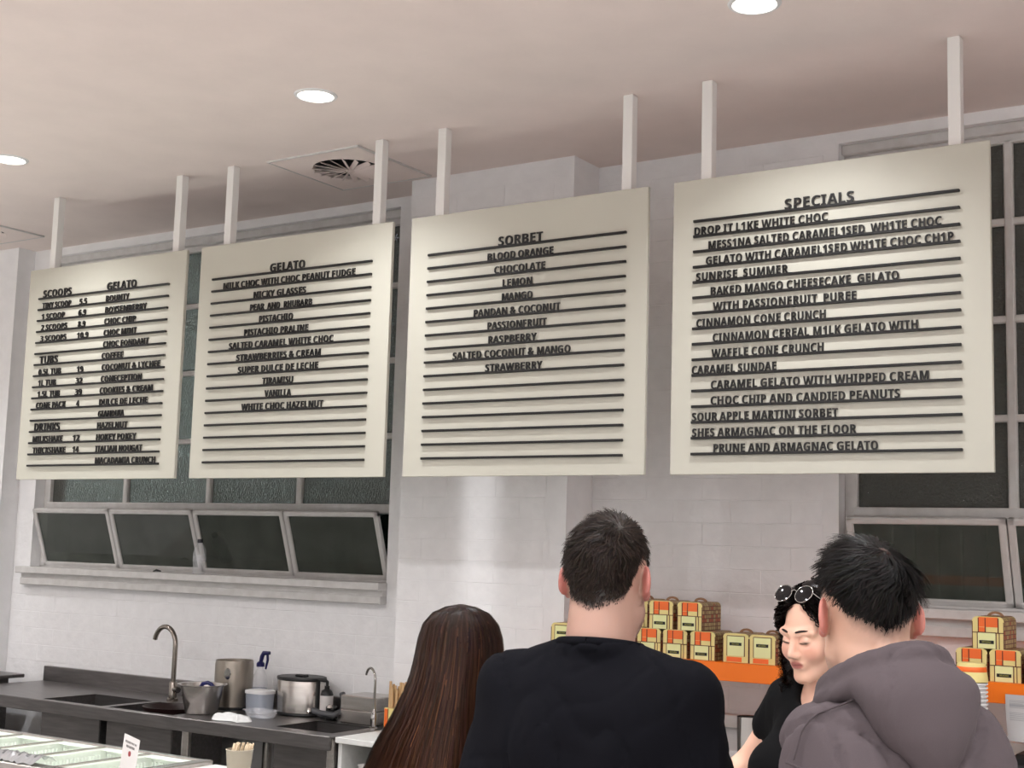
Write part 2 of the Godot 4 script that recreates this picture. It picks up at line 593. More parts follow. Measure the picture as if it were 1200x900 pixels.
func outside() -> void:
	struct("ground", spanned(Vector3(-14, -0.3, -14), Vector3(8, -0.05, WALL - 0.3)), M.asphalt)
	var st := tool()
	span(st, Vector3(-6.2, -0.1, -9.3), Vector3(8, 5.5, -9.0))
	var yard := part("yard_wall", st.commit(), M.yard_brick)
	tag(yard, "dark brick wall across the yard behind the windows", "wall")
	var pale := part("added_pale_wall", spanned(Vector3(-17, -0.1, -9.3), Vector3(-6.25, 5.5, -9.0)), M.pale_render)  # added pale wall: its lit face brightens the left panes from behind
	tag(pale, "added pale rendered wall, lit to brighten the rippled glass of the left window", "wall")
	var fl := thing("added_floodlight", "added unseen flood lamp on a bracket, lights the pale wall behind the left window", "lamp", Vector3(-10.8, 4.75, -8.2))
	part("bracket", tube([Vector3(0, 0.02, -0.8), Vector3(0, 0.02, 0.0)], 0.02, 8), M.black_plastic, fl)
	part("lamp_head", box(Vector3(0.24, 0.06, 0.16), 0.01), M.black_plastic, fl)
	part("lamp_lens", box(Vector3(0.2, 0.01, 0.12), 0.002), M.lamp_glow, fl, Vector3(0, -0.034, 0))
	var sl := SpotLight3D.new()  # added lamp out of view, there to brighten the left window
	sl.name = "added_flood_light"
	fl.add_child(sl)
	sl.position = Vector3(0, -0.045, 0)
	sl.rotation.x = -PI / 2 - 0.25
	sl.spot_angle = 75.0
	sl.spot_angle_attenuation = 1.0
	sl.spot_range = 20.0
	sl.spot_attenuation = 2.0
	sl.light_energy = 3.0
	sl.light_color = Color(1.0, 1.0, 0.96)
	sl.light_size = 0.1
	sl.shadow_enabled = true
	# hedge beyond the left window
	var h := part("hedge", hedge_mesh(), M.hedge, self, Vector3(-8.2, -0.05, -6.6))
	tag(h, "clipped green hedge seen dimly through the open hopper windows", "hedge")
	# a lit window of the house across the yard, blurred by the rippled glass
	var lit := thing("lit_window", "bright lit window across the yard, blurred by the rippled glass", "window", Vector3(-9.62, 2.15, -9.0))
	var glow := mat("lit_window_glow", Color(1, 1, 1), 0.5)
	glow.emission_enabled = true
	glow.emission = Color(0.86, 0.97, 1.0)
	glow.emission_energy_multiplier = 16.0
	part("window_pane", spanned(Vector3(-0.5, 0, 0.0), Vector3(0.5, 1.5, 0.02)), glow, lit)
	var fr := tool()
	for x: float in [-0.53, 0.0, 0.53]:
		span(fr, Vector3(x - 0.03, -0.06, 0.0), Vector3(x + 0.03, 1.56, 0.05))
	for y: float in [-0.03, 0.75, 1.53]:
		span(fr, Vector3(-0.56, y - 0.03, 0.0), Vector3(0.56, y + 0.03, 0.05))
	part("window_frame", fr.commit(), M.frame_paint, lit)
	var l := AreaLight3D.new()
	l.name = "window_light"
	lit.add_child(l)
	l.area_size = Vector2(1.0, 1.5)
	l.position = Vector3(0, 0.75, 0.07)
	l.rotation.y = PI
	l.light_energy = 3.0
	l.light_color = Color(0.9, 0.98, 1.0)
	l.area_range = 20.0
	l.area_attenuation = 2.0
	l.shadow_enabled = true
	# steel security bars outside the right window
	for k in 14:
		var x := -1.60 + k * 0.085
		var b := part("security_bar", tube([Vector3(x, 1.40, -5.0), Vector3(x, 3.2, -5.0)], 0.007, 8), M.frame_paint)
		tag(b, "thin upright security bar outside the dark window beside the specials board", "bar", "security bars outside the window")

func hedge_mesh() -> ArrayMesh:
	var st := tool()
	var n := noise(1.6, 4, 31)
	var nx := 60
	var ny := 22
	for i in nx:
		for j in ny:
			var c: Array[Vector3] = []
			for e: Vector2i in [Vector2i(0, 0), Vector2i(1, 0), Vector2i(1, 1), Vector2i(0, 1)]:
				var x := (i + e.x) * 0.1
				var v := float(j + e.y) / ny
				var y := minf(v * 2.6, 1.9)
				var z := 0.0 if v * 2.6 < 1.9 else -(v * 2.6 - 1.9)
				c.append(Vector3(x, y + n.get_noise_3d(x * 3.0, y * 3.0, 5.0 + z) * 0.12, z + n.get_noise_3d(x * 3.0, y * 3.0, z * 3.0) * 0.16))
			var nn := (c[1] - c[0]).cross(c[3] - c[0]).normalized()
			quad(st, c[0], c[1], c[2], c[3], nn if nn.z + nn.y > 0.0 else -nn)
	return st.commit()

func vents() -> void:
	# a square plate with a round mouth under a sheet steel duct
	var plate := tool()
	for k in 48:
		var a0 := TAU * k / 48
		var a1 := TAU * (k + 1) / 48
		var q: Array[Vector3] = []
		for e: Array in [[a0, false], [a1, false], [a1, true], [a0, true]]:
			var d := Vector3(cos(e[0]), 0, sin(e[0]))
			q.append(d * (0.235 / maxf(absf(d.x), absf(d.z))) if e[1] else d * 0.155)
		quad(plate, q[0] + Vector3(0, -0.007, 0), q[1] + Vector3(0, -0.007, 0), q[2] + Vector3(0, -0.007, 0), q[3] + Vector3(0, -0.007, 0), Vector3.DOWN)
		quad(plate, q[0] + Vector3(0, -0.007, 0), q[1] + Vector3(0, -0.007, 0), q[1] + Vector3(0, 0.01, 0), q[0] + Vector3(0, 0.01, 0), -(q[0] + q[1]).normalized())
	var pm := plate.commit()
	var duct := tool()
	for w: float in [-1.0, 1.0]:
		add_box(duct, Vector3(w * 0.163, 0.11, 0), Vector3(0.003, 0.2, 0.328))
		add_box(duct, Vector3(0, 0.11, w * 0.163), Vector3(0.328, 0.2, 0.003))
	add_box(duct, Vector3(0, 0.211, 0), Vector3(0.328, 0.003, 0.328))
	var dm := duct.commit()
	var frame := tool()
	for s: float in [-1.0, 1.0]:
		add_box(frame, Vector3(s * 0.2425, -0.002, 0), Vector3(0.006, 0.012, 0.49), 0.001)
		add_box(frame, Vector3(0, -0.002, s * 0.2425), Vector3(0.49, 0.012, 0.006), 0.001)
	var fm := frame.commit()
	var spots := [Vector3(-3.665, CEIL, -4.28), Vector3(-6.20, CEIL, -4.28)]
	for k in 2:
		var lab := "square white ceiling diffuser with round swirl of blades beside a menu board post" if k == 0 else "square white ceiling diffuser in the corner by the side pier"
		var o := thing("ceiling_diffuser", lab, "vent", spots[k], 0.0, "ceiling diffusers")
		part("face_plate", pm, M.ceiling_paint, o)
		part("edge_trim", fm, M.frame_paint, o)
		part("duct", dm, M.duct_steel, o)
		part("hub", lathe([Vector2(0.0, -0.013), Vector2(0.02, -0.013), Vector2(0.024, -0.007)], 20), M.ceiling_paint, o)
		for b in 18:
			var st := tool()
			var a := TAU * b / 18
			var bas := Basis(Vector3.UP, a) * Basis(Vector3.RIGHT, -0.6)
			add_box(st, Basis(Vector3.UP, a) * Vector3(0.09, -0.011, 0), Vector3(0.135, 0.002, 0.020), 0.0006, bas)
			part("blade", st.commit(), M.ceiling_paint, o)

# ------------------------------------------------------------------ menu boards
func boards() -> void:
	var edges := [[-5.345, -4.312], [-4.225, -3.20], [-3.109, -2.105], [-2.01, -0.984]]
	var posts := [[-5.2186, -4.404], [-4.098, -3.2986], [-2.9946, -2.2002], [-1.9008, -1.0897]]
	var rail_x := [[-5.266, -4.405], [-4.145, -3.29], [-3.022, -2.184], [-1.933, -1.07]]
	var rail_y := [[2.729, 1.958], [2.724, 1.960], [2.720, 1.961], [2.728, 1.961]]
	var words := [
		[["SCOOPS", 0, -5.237, -5.041, 1], ["GELATO", 0, -4.800, -4.612, 1], ["TINY SCOOP", 1, -5.238, -5.038, 0], ["5.5", 1, -4.980, -4.931, 0], ["BOUNTY", 1, -4.803, -4.653, 0], ["1 SCOOP", 2, -5.238, -5.076, 0], ["6.9", 2, -4.982, -4.931, 0], ["BOYSENBERRY", 2, -4.803, -4.538, 0], ["2 SCOOPS", 3, -5.236, -5.056, 0], ["8.9", 3, -4.981, -4.931, 0], ["CHOC CHIP", 3, -4.804, -4.602, 0], ["3 SCOOPS", 4, -5.236, -5.057, 0], ["10.9", 4, -4.982, -4.907, 0], ["CHOC MINT", 4, -4.803, -4.593, 0], ["CHOC FONDANT", 5, -4.802, -4.513, 0], ["TUBS", 6, -5.231, -5.104, 1], ["COFFEE", 6, -4.806, -4.669, 0], ["0.5L TUB", 7, -5.232, -5.077, 0], ["19", 7, -4.968, -4.926, 0], ["COCONUT & LYCHEE", 7, -4.801, -4.433, 0], ["1L TUB", 8, -5.230, -5.107, 0], ["32", 8, -4.970, -4.926, 0], ["CONECEPTION", 8, -4.802, -4.542, 0], ["1.5L TUB", 9, -5.229, -5.075, 0], ["39", 9, -4.970, -4.925, 0], ["COOKIES & CREAM", 9, -4.805, -4.469, 0], ["CONE PACK", 10, -5.233, -5.029, 0], ["4", 10, -4.956, -4.938, 0], ["DULCE DE LECHE", 10, -4.803, -4.497, 0], ["GIANDUIA", 11, -4.806, -4.639, 0], ["DRINKS", 12, -5.234, -5.059, 1], ["HAZELNUT", 12, -4.807, -4.614, 0], ["MILKSHAKE", 13, -5.240, -5.035, 0], ["12", 13, -4.964, -4.920, 0], ["HOKEY POKEY", 13, -4.808, -4.554, 0], ["THICKSHAKE", 14, -5.235, -5.010, 0], ["14", 14, -4.961, -4.920, 0], ["ITALIAN NOUGAT", 14, -4.809, -4.514, 0], ["MACADAMIA CRUNCH", 15, -4.806, -4.427, 0]],
		[["GELATO", 0, -3.821, -3.634, 1], ["MILK CHOC WITH CHOC PEANUT FUDGE", 1, -4.080, -3.373, 0], ["NICKY GLASSES", 2, -3.905, -3.623, 0], ["PEAR  AND  RHUBARB", 3, -3.921, -3.588, 0], ["PISTACHIO", 4, -3.867, -3.686, 0], ["PISTACHIO PRALINE", 5, -3.947, -3.602, 0], ["SALTED CARAMEL WHITE CHOC", 6, -4.029, -3.469, 0], ["STRAWBERRIES & CREAM", 7, -3.984, -3.531, 0], ["SUPER DULCE DE LECHE", 8, -3.971, -3.541, 0], ["TIRAMISU", 9, -3.833, -3.669, 0], ["VANILLA", 10, -3.817, -3.676, 0], ["WHITE CHOC HAZELNUT", 11, -3.941, -3.507, 0]],
		[["SORBET", 0, -2.708, -2.520, 1], ["BLOOD ORANGE", 1, -2.753, -2.475, 0], ["CHOCOLATE", 2, -2.722, -2.507, 0], ["LEMON", 3, -2.684, -2.560, 0], ["MANGO", 4, -2.686, -2.557, 0], ["PANDAN & COCONUT", 5, -2.806, -2.442, 0], ["PASSIONFRUIT", 6, -2.744, -2.496, 0], ["RASPBERRY", 7, -2.739, -2.535, 0], ["SALTED COCONUT & MANGO", 8, -2.894, -2.396, 0], ["STRAWBERRY", 9, -2.749, -2.509, 0]],
		[["SPECIALS", 0, -1.616, -1.391, 1], ["DROP IT L1KE WHITE CHOC", 1, -1.930, -1.474, 0], ["MESS1NA SALTED CARAMEL1SED  WH1TE CHOC", 2, -1.879, -1.124, 0], ["GELATO WITH CARAMEL1SED WH1TE CHOC CH1P", 3, -1.887, -1.090, 0], ["SUNRISE  SUMMER", 4, -1.922, -1.604, 0], ["BAKED MANGO CHEESECAKE  GELATO", 5, -1.869, -1.253, 0], ["WITH PASSIONFRUIT  PUREE", 6, -1.861, -1.384, 0], ["CINNAMON CONE CRUNCH", 7, -1.919, -1.481, 0], ["CINNAMON CEREAL M1LK GELATO WITH", 8, -1.860, -1.197, 0], ["WAFFLE CONE CRUNCH", 9, -1.864, -1.488, 0], ["CARAMEL SUNDAE", 10, -1.933, -1.642, 0], ["CARAMEL GELATO WITH WHIPPED CREAM", 11, -1.865, -1.166, 0], ["CHOC CHIP AND CANDIED PEANUTS", 12, -1.865, -1.252, 0], ["SOUR APPLE MARTINI SORBET", 13, -1.931, -1.443, 0], ["SHES ARMAGNAC ON THE FLOOR", 14, -1.930, -1.385, 0], ["PRUNE AND ARMAGNAC GELATO", 15, -1.854, -1.319, 0]],
	]
	var labels := ["cream hanging menu board listing scoops, tubs and drinks with prices", "cream hanging menu board of gelato flavours, milk choc with peanut fudge first", "cream hanging sorbet menu board with six empty rails at the bottom", "cream hanging specials menu board with its rails filled to the bottom"]
	var font := SystemFont.new()
	font.font_names = PackedStringArray(["Droid Sans"])
	font.font_weight = 700
	var z := -4.0
	for k in 4:
		var x0: float = edges[k][0]
		var x1: float = edges[k][1]
		var base := Vector3((x0 + x1) * 0.5, 1.891, z)
		var o := thing("menu_board", labels[k], "menu board", base, 0.0, "hanging menu boards")
		part("panel", spanned(Vector3(x0, 1.891, z - 0.016) - base, Vector3(x1, 2.866, z) - base, 0.0015), M.board, o)
		for x: float in posts[k]:
			var st := tool()
			span(st, Vector3(x - 0.019, 2.72, z - 0.056) - base, Vector3(x + 0.019, CEIL, z - 0.018) - base, 0.002)
			part("hanging_post", st.commit(), M.post, o)
		var pitch: float = (rail_y[k][0] - rail_y[k][1]) / 15.0
		var rail := spanned(Vector3(rail_x[k][0], -0.0085, 0) - Vector3(base.x, 0, 0), Vector3(rail_x[k][1], 0.0, 0.010) - Vector3(base.x, 0, 0), 0.001)
		for r in 16:
			part("letter_rail", rail, M.ink, o, Vector3(0, rail_y[k][0] - pitch * r - base.y, 0))
		for w: Array in words[k]:
			var t := TextMesh.new()
			t.font = font
			t.text = w[0]
			t.font_size = 32
			t.depth = 0.02
			t.pixel_size = 0.01
			t.curve_step = 1.5
			t.horizontal_alignment = HORIZONTAL_ALIGNMENT_LEFT
			t.vertical_alignment = VERTICAL_ALIGNMENT_BOTTOM
			var ab := t.get_aabb()
			var cap := pitch * (0.66 if w[4] == 1 else 0.52)
			var sy: float = cap / (32 * 0.01 * 0.714)
			var sx: float = (w[3] - w[2]) / ab.size.x
			var n := part("lettering", t, M.ink, o)
			# the capital I of the bold face sets the baseline: commas and ampersands do not reach below it here
			n.scale = Vector3(sx, sy, 0.2)
			n.position = Vector3(w[2] - base.x - ab.position.x * sx, rail_y[k][0] - pitch * w[1] - base.y - ab.position.y * sy, 0.004)

# ------------------------------------------------------------------ the sink bench
func bench() -> void:
	var zf := -4.15
	var zb := WALL + 0.005
	var x0 := -5.98
	var x1 := -3.53
	var o := thing("sink_bench", "long stainless steel sink bench with splashback under the left window", "bench", Vector3((x0 + x1) * 0.5, 0, (zf + zb) * 0.5))
	var c := o.position
	# top sheet cut round three bowls
	var cuts := [[-5.30, -4.905, -4.50, -4.20], [-4.855, -4.45, -4.50, -4.20], [-3.90, -3.60, -4.50, -4.245]]
	var st := tool()
	var xs := [x0, -5.30, -4.905, -4.855, -4.45, -3.90, -3.60, x1]
	for i in xs.size() - 1:
		var a: float = xs[i]
		var b: float = xs[i + 1]
		var cut: Array = []
		for q: Array in cuts:
			if absf(q[0] - a) < 0.001:
				cut = q
		if cut.is_empty():
			span(st, Vector3(a, BENCH - 0.004, zf) - c, Vector3(b, BENCH, zb) - c)
		else:
			span(st, Vector3(a, BENCH - 0.004, cut[3]) - c, Vector3(b, BENCH, zf) - c)
			span(st, Vector3(a, BENCH - 0.004, zb) - c, Vector3(b, BENCH, cut[2]) - c)
	part("bench_top", st.commit(), M.steel_bench, o)
	st = tool()
	span(st, Vector3(x0, BENCH - 0.052, zf - 0.012) - c, Vector3(x1, BENCH + 0.003, zf + 0.004) - c, 0.003)
	part("front_edge", st.commit(), M.steel_bench, o)
	st = tool()
	span(st, Vector3(x0, BENCH - 0.01, zb) - c, Vector3(-3.56, BENCH + 0.075, zb + 0.028) - c, 0.003)
	part("splashback", st.commit(), M.steel_bench, o)
	for q: Array in cuts:
		st = tool()
		var d := 0.24
		var y1 := BENCH - 0.001
		var t := 0.003
		span(st, Vector3(q[0] - t, y1 - d, q[2]) - c, Vector3(q[0], y1, q[3]) - c)
		span(st, Vector3(q[1], y1 - d, q[2]) - c, Vector3(q[1] + t, y1, q[3]) - c)
		span(st, Vector3(q[0], y1 - d, q[2] - t) - c, Vector3(q[1], y1, q[2]) - c)
		span(st, Vector3(q[0], y1 - d, q[3]) - c, Vector3(q[1], y1, q[3] + t) - c)
		span(st, Vector3(q[0], y1 - d - t, q[2]) - c, Vector3(q[1], y1 - d, q[3]) - c)
		var basin := part("sink_bowl", st.commit(), M.steel_bench, o)
		var waste := tool()
		add_lathe(waste, [Vector2(0.0, 0.004), Vector2(0.03, 0.004), Vector2(0.04, 0.001)], 20, Vector3((q[0] + q[1]) * 0.5, y1 - d, (q[2] + q[3]) * 0.5) - c)
		part("waste", waste.commit(), M.chrome, basin)
	for x: float in [-5.70, -4.36, -3.56]:
		for z: float in [zf - 0.05, zb + 0.06]:
			st = tool()
			add_tube(st, [Vector3(x, 0.0, z) - c, Vector3(x, BENCH - 0.01, z) - c], 0.021, 14)
			part("leg", st.commit(), M.steel, o)
	st = tool()
	span(st, Vector3(x0, 0.20, -4.70) - c, Vector3(x1, 0.215, -4.22) - c, 0.002)
	part("under_shelf", st.commit(), M.steel, o)
	# the next bench along, a step higher
	var n := thing("side_bench", "short raised stainless bench at the far end of the sink bench", "bench", Vector3(-6.6, 0, -4.39))
	part("bench_top", spanned(Vector3(-1.2, 0.912, -0.255), Vector3(0.58, 0.93, 0.24), 0.003), M.steel_bench, n)
	part("splashback", spanned(Vector3(-1.2, 0.92, -0.255), Vector3(0.26, 0.985, -0.24), 0.002), M.steel_bench, n)
	part("cupboard", spanned(Vector3(-1.15, 0.12, -0.22), Vector3(0.50, 0.905, 0.12), 0.003), M.steel_bench, n)
	part("cupboard_door", spanned(Vector3(-0.35, 0.15, 0.12), Vector3(0.47, 0.88, 0.135), 0.003), M.steel_bench, n)
	for s: float in [-1.1, 0.5]:
		part("leg", tube([Vector3(s, 0, 0.18), Vector3(s, 0.915, 0.18)], 0.02, 12), M.steel, n)
	# dark tubs kept under the bench
	var tubs := [[-5.95, -5.76, 0.60, "square"], [-5.41, -4.98, 0.62, "wide"], [-4.86, -4.54, 0.60, "narrow"], [-4.26, -3.98, 0.50, "low"]]
	for q: Array in tubs:
		var w: float = q[1] - q[0]
		var b := thing("storage_tub", "%s black plastic storage tub standing under the sink bench" % q[3], "tub", Vector3((q[0] + q[1]) * 0.5, 0.216, -4.46), 0.0, "tubs under the sink bench")
		var tb := tool()
		add_lathe(tb, [Vector2(0, 0.0), Vector2(w * 0.5, 0.0), Vector2(w * 0.56, q[2] - 0.25), Vector2(w * 0.60, q[2] - 0.25), Vector2(w * 0.60, q[2] - 0.22), Vector2(w * 0.5, q[2] - 0.215), Vector2(0, q[2] - 0.215)], 28, Vector3.ZERO, 1.0, 0.36 / w, 0.35)
		part("tub_body", tb.commit(), M.dark_bin, b)
		part("lid_grip", box(Vector3(0.12, 0.014, 0.03), 0.004), M.dark_bin, b, Vector3(0, q[2] - 0.21, 0))
	# white cupboard at the end of the bench
	var cb := thing("white_cupboard", "white open cupboard with a shelf at the end of the sink bench", "cupboard", Vector3(-3.15, 0, -4.36))
	st = tool()
	add_box(st, Vector3(0, BENCH - 0.011, 0), Vector3(0.75, 0.022, 0.37), 0.002)
	part("worktop", st.commit(), M.white_gloss, cb)
	for s: float in [-1, 1]:
		part("side_panel", box(Vector3(0.018, 0.87, 0.34), 0.001), M.white_gloss, cb, Vector3(s * 0.36, 0.436, 0))
	part("back_panel", box(Vector3(0.70, 0.87, 0.01), 0.001), M.white_gloss, cb, Vector3(0, 0.436, -0.165))
	for y: float in [0.735, 0.42, 0.06]:
		part("shelf_board", box(Vector3(0.70, 0.016, 0.33), 0.001), M.white_gloss, cb, Vector3(0, y, 0))
	var nap := tool()
	for k in 9:
		add_box(nap, Vector3(rng.randf_range(-0.004, 0.004), 0.004 + k * 0.0055, rng.randf_range(-0.003, 0.003)), Vector3(0.24, 0.005, 0.20), 0.002)
	tag(part("napkin_stack", nap.commit(), M.paper, self, Vector3(-3.33, 0.743, -4.33)), "stack of white folded napkins on the cupboard shelf", "napkins")

func bench_things() -> void:
	# tall gooseneck tap between the first two bowls
	var b := BENCH
	var t := thing("gooseneck_tap", "tall brushed gooseneck tap between the two big sink bowls", "tap", Vector3(-4.84, b, -4.56), -0.15)
	part("base", lathe([Vector2(0, 0), Vector2(0.026, 0), Vector2(0.026, 0.012), Vector2(0.019, 0.016), Vector2(0.018, 0.085), Vector2(0.014, 0.09), Vector2(0, 0.09)], 24), M.tap_steel, t)
	var pts: Array = [Vector3(0, 0.08, 0), Vector3(0, 0.14, 0), Vector3(0, 0.20, 0), Vector3(0, 0.255, 0)]
	pts.append_array(arc_points(Vector3(-0.085, 0.255, 0), Vector3(0.085, 0, 0), Vector3(0, 0.08, 0), 0.08, PI * 0.93, 16))
	part("spout", tube(pts, 0.0115, 14), M.tap_steel, t)
	part("handle", tube([Vector3(0.0, 0.055, 0), Vector3(0.03, 0.055, 0.004), Vector3(0.048, 0.056, 0.008), Vector3(0.052, 0.056, 0.008)], [0.012, 0.013, 0.016, 0.012], 14), M.tap_steel, t)
	# dark red bowl standing in the second sink
	var rb := part("mixing_bowl", lathe([Vector2(0, -0.07), Vector2(0.07, -0.07), Vector2(0.12, -0.02), Vector2(0.13, 0.012), Vector2(0.126, 0.012), Vector2(0.11, -0.02), Vector2(0.05, -0.062), Vector2(0, -0.062)], 40), M.bowl_red, self, Vector3(-4.62, b, -4.355))
	tag(rb, "dark red mixing bowl resting in the second sink bowl", "bowl")
	# small blue and white sachet behind the bowl
	var pk := thing("sponge", "small blue and white sponge by the splashback", "sponge", Vector3(-4.66, b, -4.62), 0.3)
	part("foam", box(Vector3(0.07, 0.022, 0.045), 0.006), M.white_plastic, pk, Vector3(0, 0.011, 0))
	part("scourer", box(Vector3(0.05, 0.014, 0.03), 0.005), M.blue_plastic, pk, Vector3(-0.005, 0.029, 0))
	# steel pail with a blue scrubber in it
	var pail := thing("steel_pail", "flared stainless steel pail with a blue scrubber inside", "pail", Vector3(-4.415, b, -4.33))
	part("pail_body", lathe([Vector2(0, 0.002), Vector2(0.066, 0.002), Vector2(0.070, 0.006), Vector2(0.094, 0.118), Vector2(0.106, 0.122), Vector2(0.107, 0.126), Vector2(0.092, 0.124), Vector2(0.067, 0.01), Vector2(0, 0.008)], 48), M.steel, pail)
	var sc := thing("dish_scrubber", "navy blue dish scrubber lying in the steel pail", "scrubber", Vector3(-4.395, b + 0.105, -4.34), 0.4)
	part("handle", tube([Vector3(-0.035, 0.0, 0), Vector3(-0.02, 0.022, 0), Vector3(0.0, 0.026, 0), Vector3(0.02, 0.02, 0.005), Vector3(0.04, 0.0, 0.01)], 0.009, 10), M.blue_plastic, sc)
	part("bristles", box(Vector3(0.05, 0.02, 0.03), 0.006), M.white_plastic, sc, Vector3(0, -0.004, 0.012))
	# tall canister
	var can := thing("steel_canister", "tall dull stainless canister with an oval badge behind the pail", "canister", Vector3(-4.46, b, -4.565))
	part("canister_body", lathe([Vector2(0, 0.001), Vector2(0.082, 0.001), Vector2(0.086, 0.005), Vector2(0.086, 0.195), Vector2(0.084, 0.205), Vector2(0.083, 0.213), Vector2(0.080, 0.213), Vector2(0.079, 0.20), Vector2(0.079, 0.01), Vector2(0, 0.008)], 48), M.dull_steel, can)
	part("badge", lathe([Vector2(0, 0.003), Vector2(0.014, 0.003), Vector2(0.016, 0.0)], 20, 1.0, 1.6), M.chrome, can, Vector3(0.035, 0.158, 0.078)).rotation = Vector3(PI / 2, 0.42, 0)
	part("base_ring", lathe([Vector2(0.0, 0.0), Vector2(0.088, 0.0), Vector2(0.088, 0.01), Vector2(0.086, 0.012)], 40), M.black_plastic, can)
	# spray bottle
	var sp := thing("spray_bottle", "clear spray bottle half full of blue liquid with navy trigger", "spray bottle", Vector3(-4.335, b, -4.60), 0.2)
	part("bottle", lathe([Vector2(0, 0.001), Vector2(0.034, 0.001), Vector2(0.037, 0.006), Vector2(0.037, 0.12), Vector2(0.030, 0.155), Vector2(0.015, 0.18), Vector2(0.014, 0.192), Vector2(0, 0.192)], 28, 1.0, 0.75), M.clear_plastic, sp)
	part("liquid", lathe([Vector2(0, 0.003), Vector2(0.0325, 0.003), Vector2(0.0352, 0.008), Vector2(0.0352, 0.098), Vector2(0, 0.098)], 28, 1.0, 0.75), M.blue_liquid, sp)
	part("cap", lathe([Vector2(0, 0.190), Vector2(0.018, 0.190), Vector2(0.018, 0.205), Vector2(0.012, 0.212), Vector2(0, 0.212)], 20), M.blue_plastic, sp)
	part("spray_head", tube([Vector3(0.0, 0.205, 0), Vector3(0.006, 0.235, 0), Vector3(0.014, 0.25, 0), Vector3(0.045, 0.252, 0)], [0.009, 0.010, 0.011, 0.008], 10), M.blue_plastic, sp)
	part("trigger", tube([Vector3(0.034, 0.246, 0), Vector3(0.036, 0.22, 0), Vector3(0.030, 0.195, 0), Vector3(0.028, 0.18, 0)], [0.006, 0.006, 0.005, 0.004], 8), M.blue_plastic, sp)
	# frosted tub
	var tb := thing("frosted_tub", "frosted plastic tub with a white lid between spray bottle and ice bucket", "tub", Vector3(-4.258, b, -4.525))
	part("tub_body", lathe([Vector2(0, 0.001), Vector2(0.054, 0.001), Vector2(0.058, 0.085), Vector2(0, 0.085)], 32, 1.0, 0.8, 0.5), M.frosted_plastic, tb)
	part("lid", lathe([Vector2(0, 0.084), Vector2(0.062, 0.084), Vector2(0.062, 0.096), Vector2(0.058, 0.099), Vector2(0, 0.099)], 32, 1.0, 0.8, 0.5), M.white_plastic, tb)
	# shallow clear tray in front
	var tr := part("clear_tray", lathe([Vector2(0, 0.002), Vector2(0.05, 0.002), Vector2(0.062, 0.03), Vector2(0.068, 0.031), Vector2(0.068, 0.034), Vector2(0.06, 0.033), Vector2(0.048, 0.005), Vector2(0, 0.005)], 32, 1.2, 0.7, 0.5), M.clear_plastic, self, Vector3(-4.13, b, -4.40))
	tag(tr, "shallow clear plastic tray beside the white cloth", "tray")
	# oval steel bucket with black rims
	var ov := thing("oval_ice_bucket", "wide oval brushed steel bucket with black rim and base", "bucket", Vector3(-4.10, b, -4.615))
	part("bucket_body", lathe([Vector2(0.108, 0.010), Vector2(0.112, 0.014), Vector2(0.114, 0.15), Vector2(0.112, 0.153)], 48, 1.0, 0.8), M.steel, ov)
	part("rim", lathe([Vector2(0.106, 0.150), Vector2(0.116, 0.149), Vector2(0.119, 0.155), Vector2(0.117, 0.163), Vector2(0.108, 0.165), Vector2(0.0, 0.160)], 48, 1.0, 0.8), M.black_plastic, ov)
	part("base", lathe([Vector2(0, 0.0), Vector2(0.108, 0.0), Vector2(0.114, 0.005), Vector2(0.112, 0.012)], 48, 1.0, 0.8), M.black_plastic, ov)
	part("lid_grip", box(Vector3(0.06, 0.012, 0.03), 0.005), M.black_plastic, ov, Vector3(0, 0.166, 0))
	part("side_bar", tube([Vector3(0.110, 0.012, 0.02), Vector3(0.115, 0.08, 0.02), Vector3(0.115, 0.158, 0.02)], 0.008, 10), M.black_plastic, ov)
	part("side_bar", tube([Vector3(-0.110, 0.012, 0.02), Vector3(-0.115, 0.08, 0.02), Vector3(-0.115, 0.158, 0.02)], 0.008, 10), M.black_plastic, ov)
	# soap pump
	var so := thing("soap_pump", "black soap pump bottle with a white label by the small sink", "soap bottle", Vector3(-3.94, b, -4.60), 0.35)
	part("bottle", lathe([Vector2(0, 0.001), Vector2(0.026, 0.001), Vector2(0.028, 0.004), Vector2(0.028, 0.10), Vector2(0.022, 0.115), Vector2(0.011, 0.122), Vector2(0.011, 0.135), Vector2(0, 0.135)], 28), M.black_plastic, so)
	part("label", lathe([Vector2(0.0283, 0.025), Vector2(0.0285, 0.026), Vector2(0.0285, 0.094), Vector2(0.0283, 0.095)], 28), M.paper, so)
	part("pump", tube([Vector3(0, 0.13, 0), Vector3(0, 0.152, 0), Vector3(-0.006, 0.157, 0), Vector3(-0.034, 0.156, 0)], [0.006, 0.007, 0.008, 0.005], 10), M.black_plastic, so)
	# grey hose and chrome knobs of the dipper well
	var dw := thing("dipper_well", "grey hose with chrome fittings feeding the small sink", "hose", Vector3(-3.845, b, -4.56))
	part("hose", tube([Vector3(-0.06, 0.045, 0.09), Vector3(-0.02, 0.035, 0.08), Vector3(0.03, 0.03, 0.06), Vector3(0.045, 0.045, 0.02), Vector3(0.03, 0.075, -0.01), Vector3(0.0, 0.11, -0.03)], 0.0135, 12), mat("hose_grey", Color(0.30, 0.30, 0.31), 0.5), dw)
	part("knob", lathe([Vector2(0, 0), Vector2(0.014, 0), Vector2(0.016, 0.008), Vector2(0.010, 0.02), Vector2(0, 0.022)], 20), M.chrome, dw, Vector3(-0.068, 0.033, 0.095))
	part("knob", lathe([Vector2(0, 0), Vector2(0.014, 0), Vector2(0.016, 0.008), Vector2(0.010, 0.02), Vector2(0, 0.022)], 20), M.chrome, dw, Vector3(0.012, 0.052, 0.06))
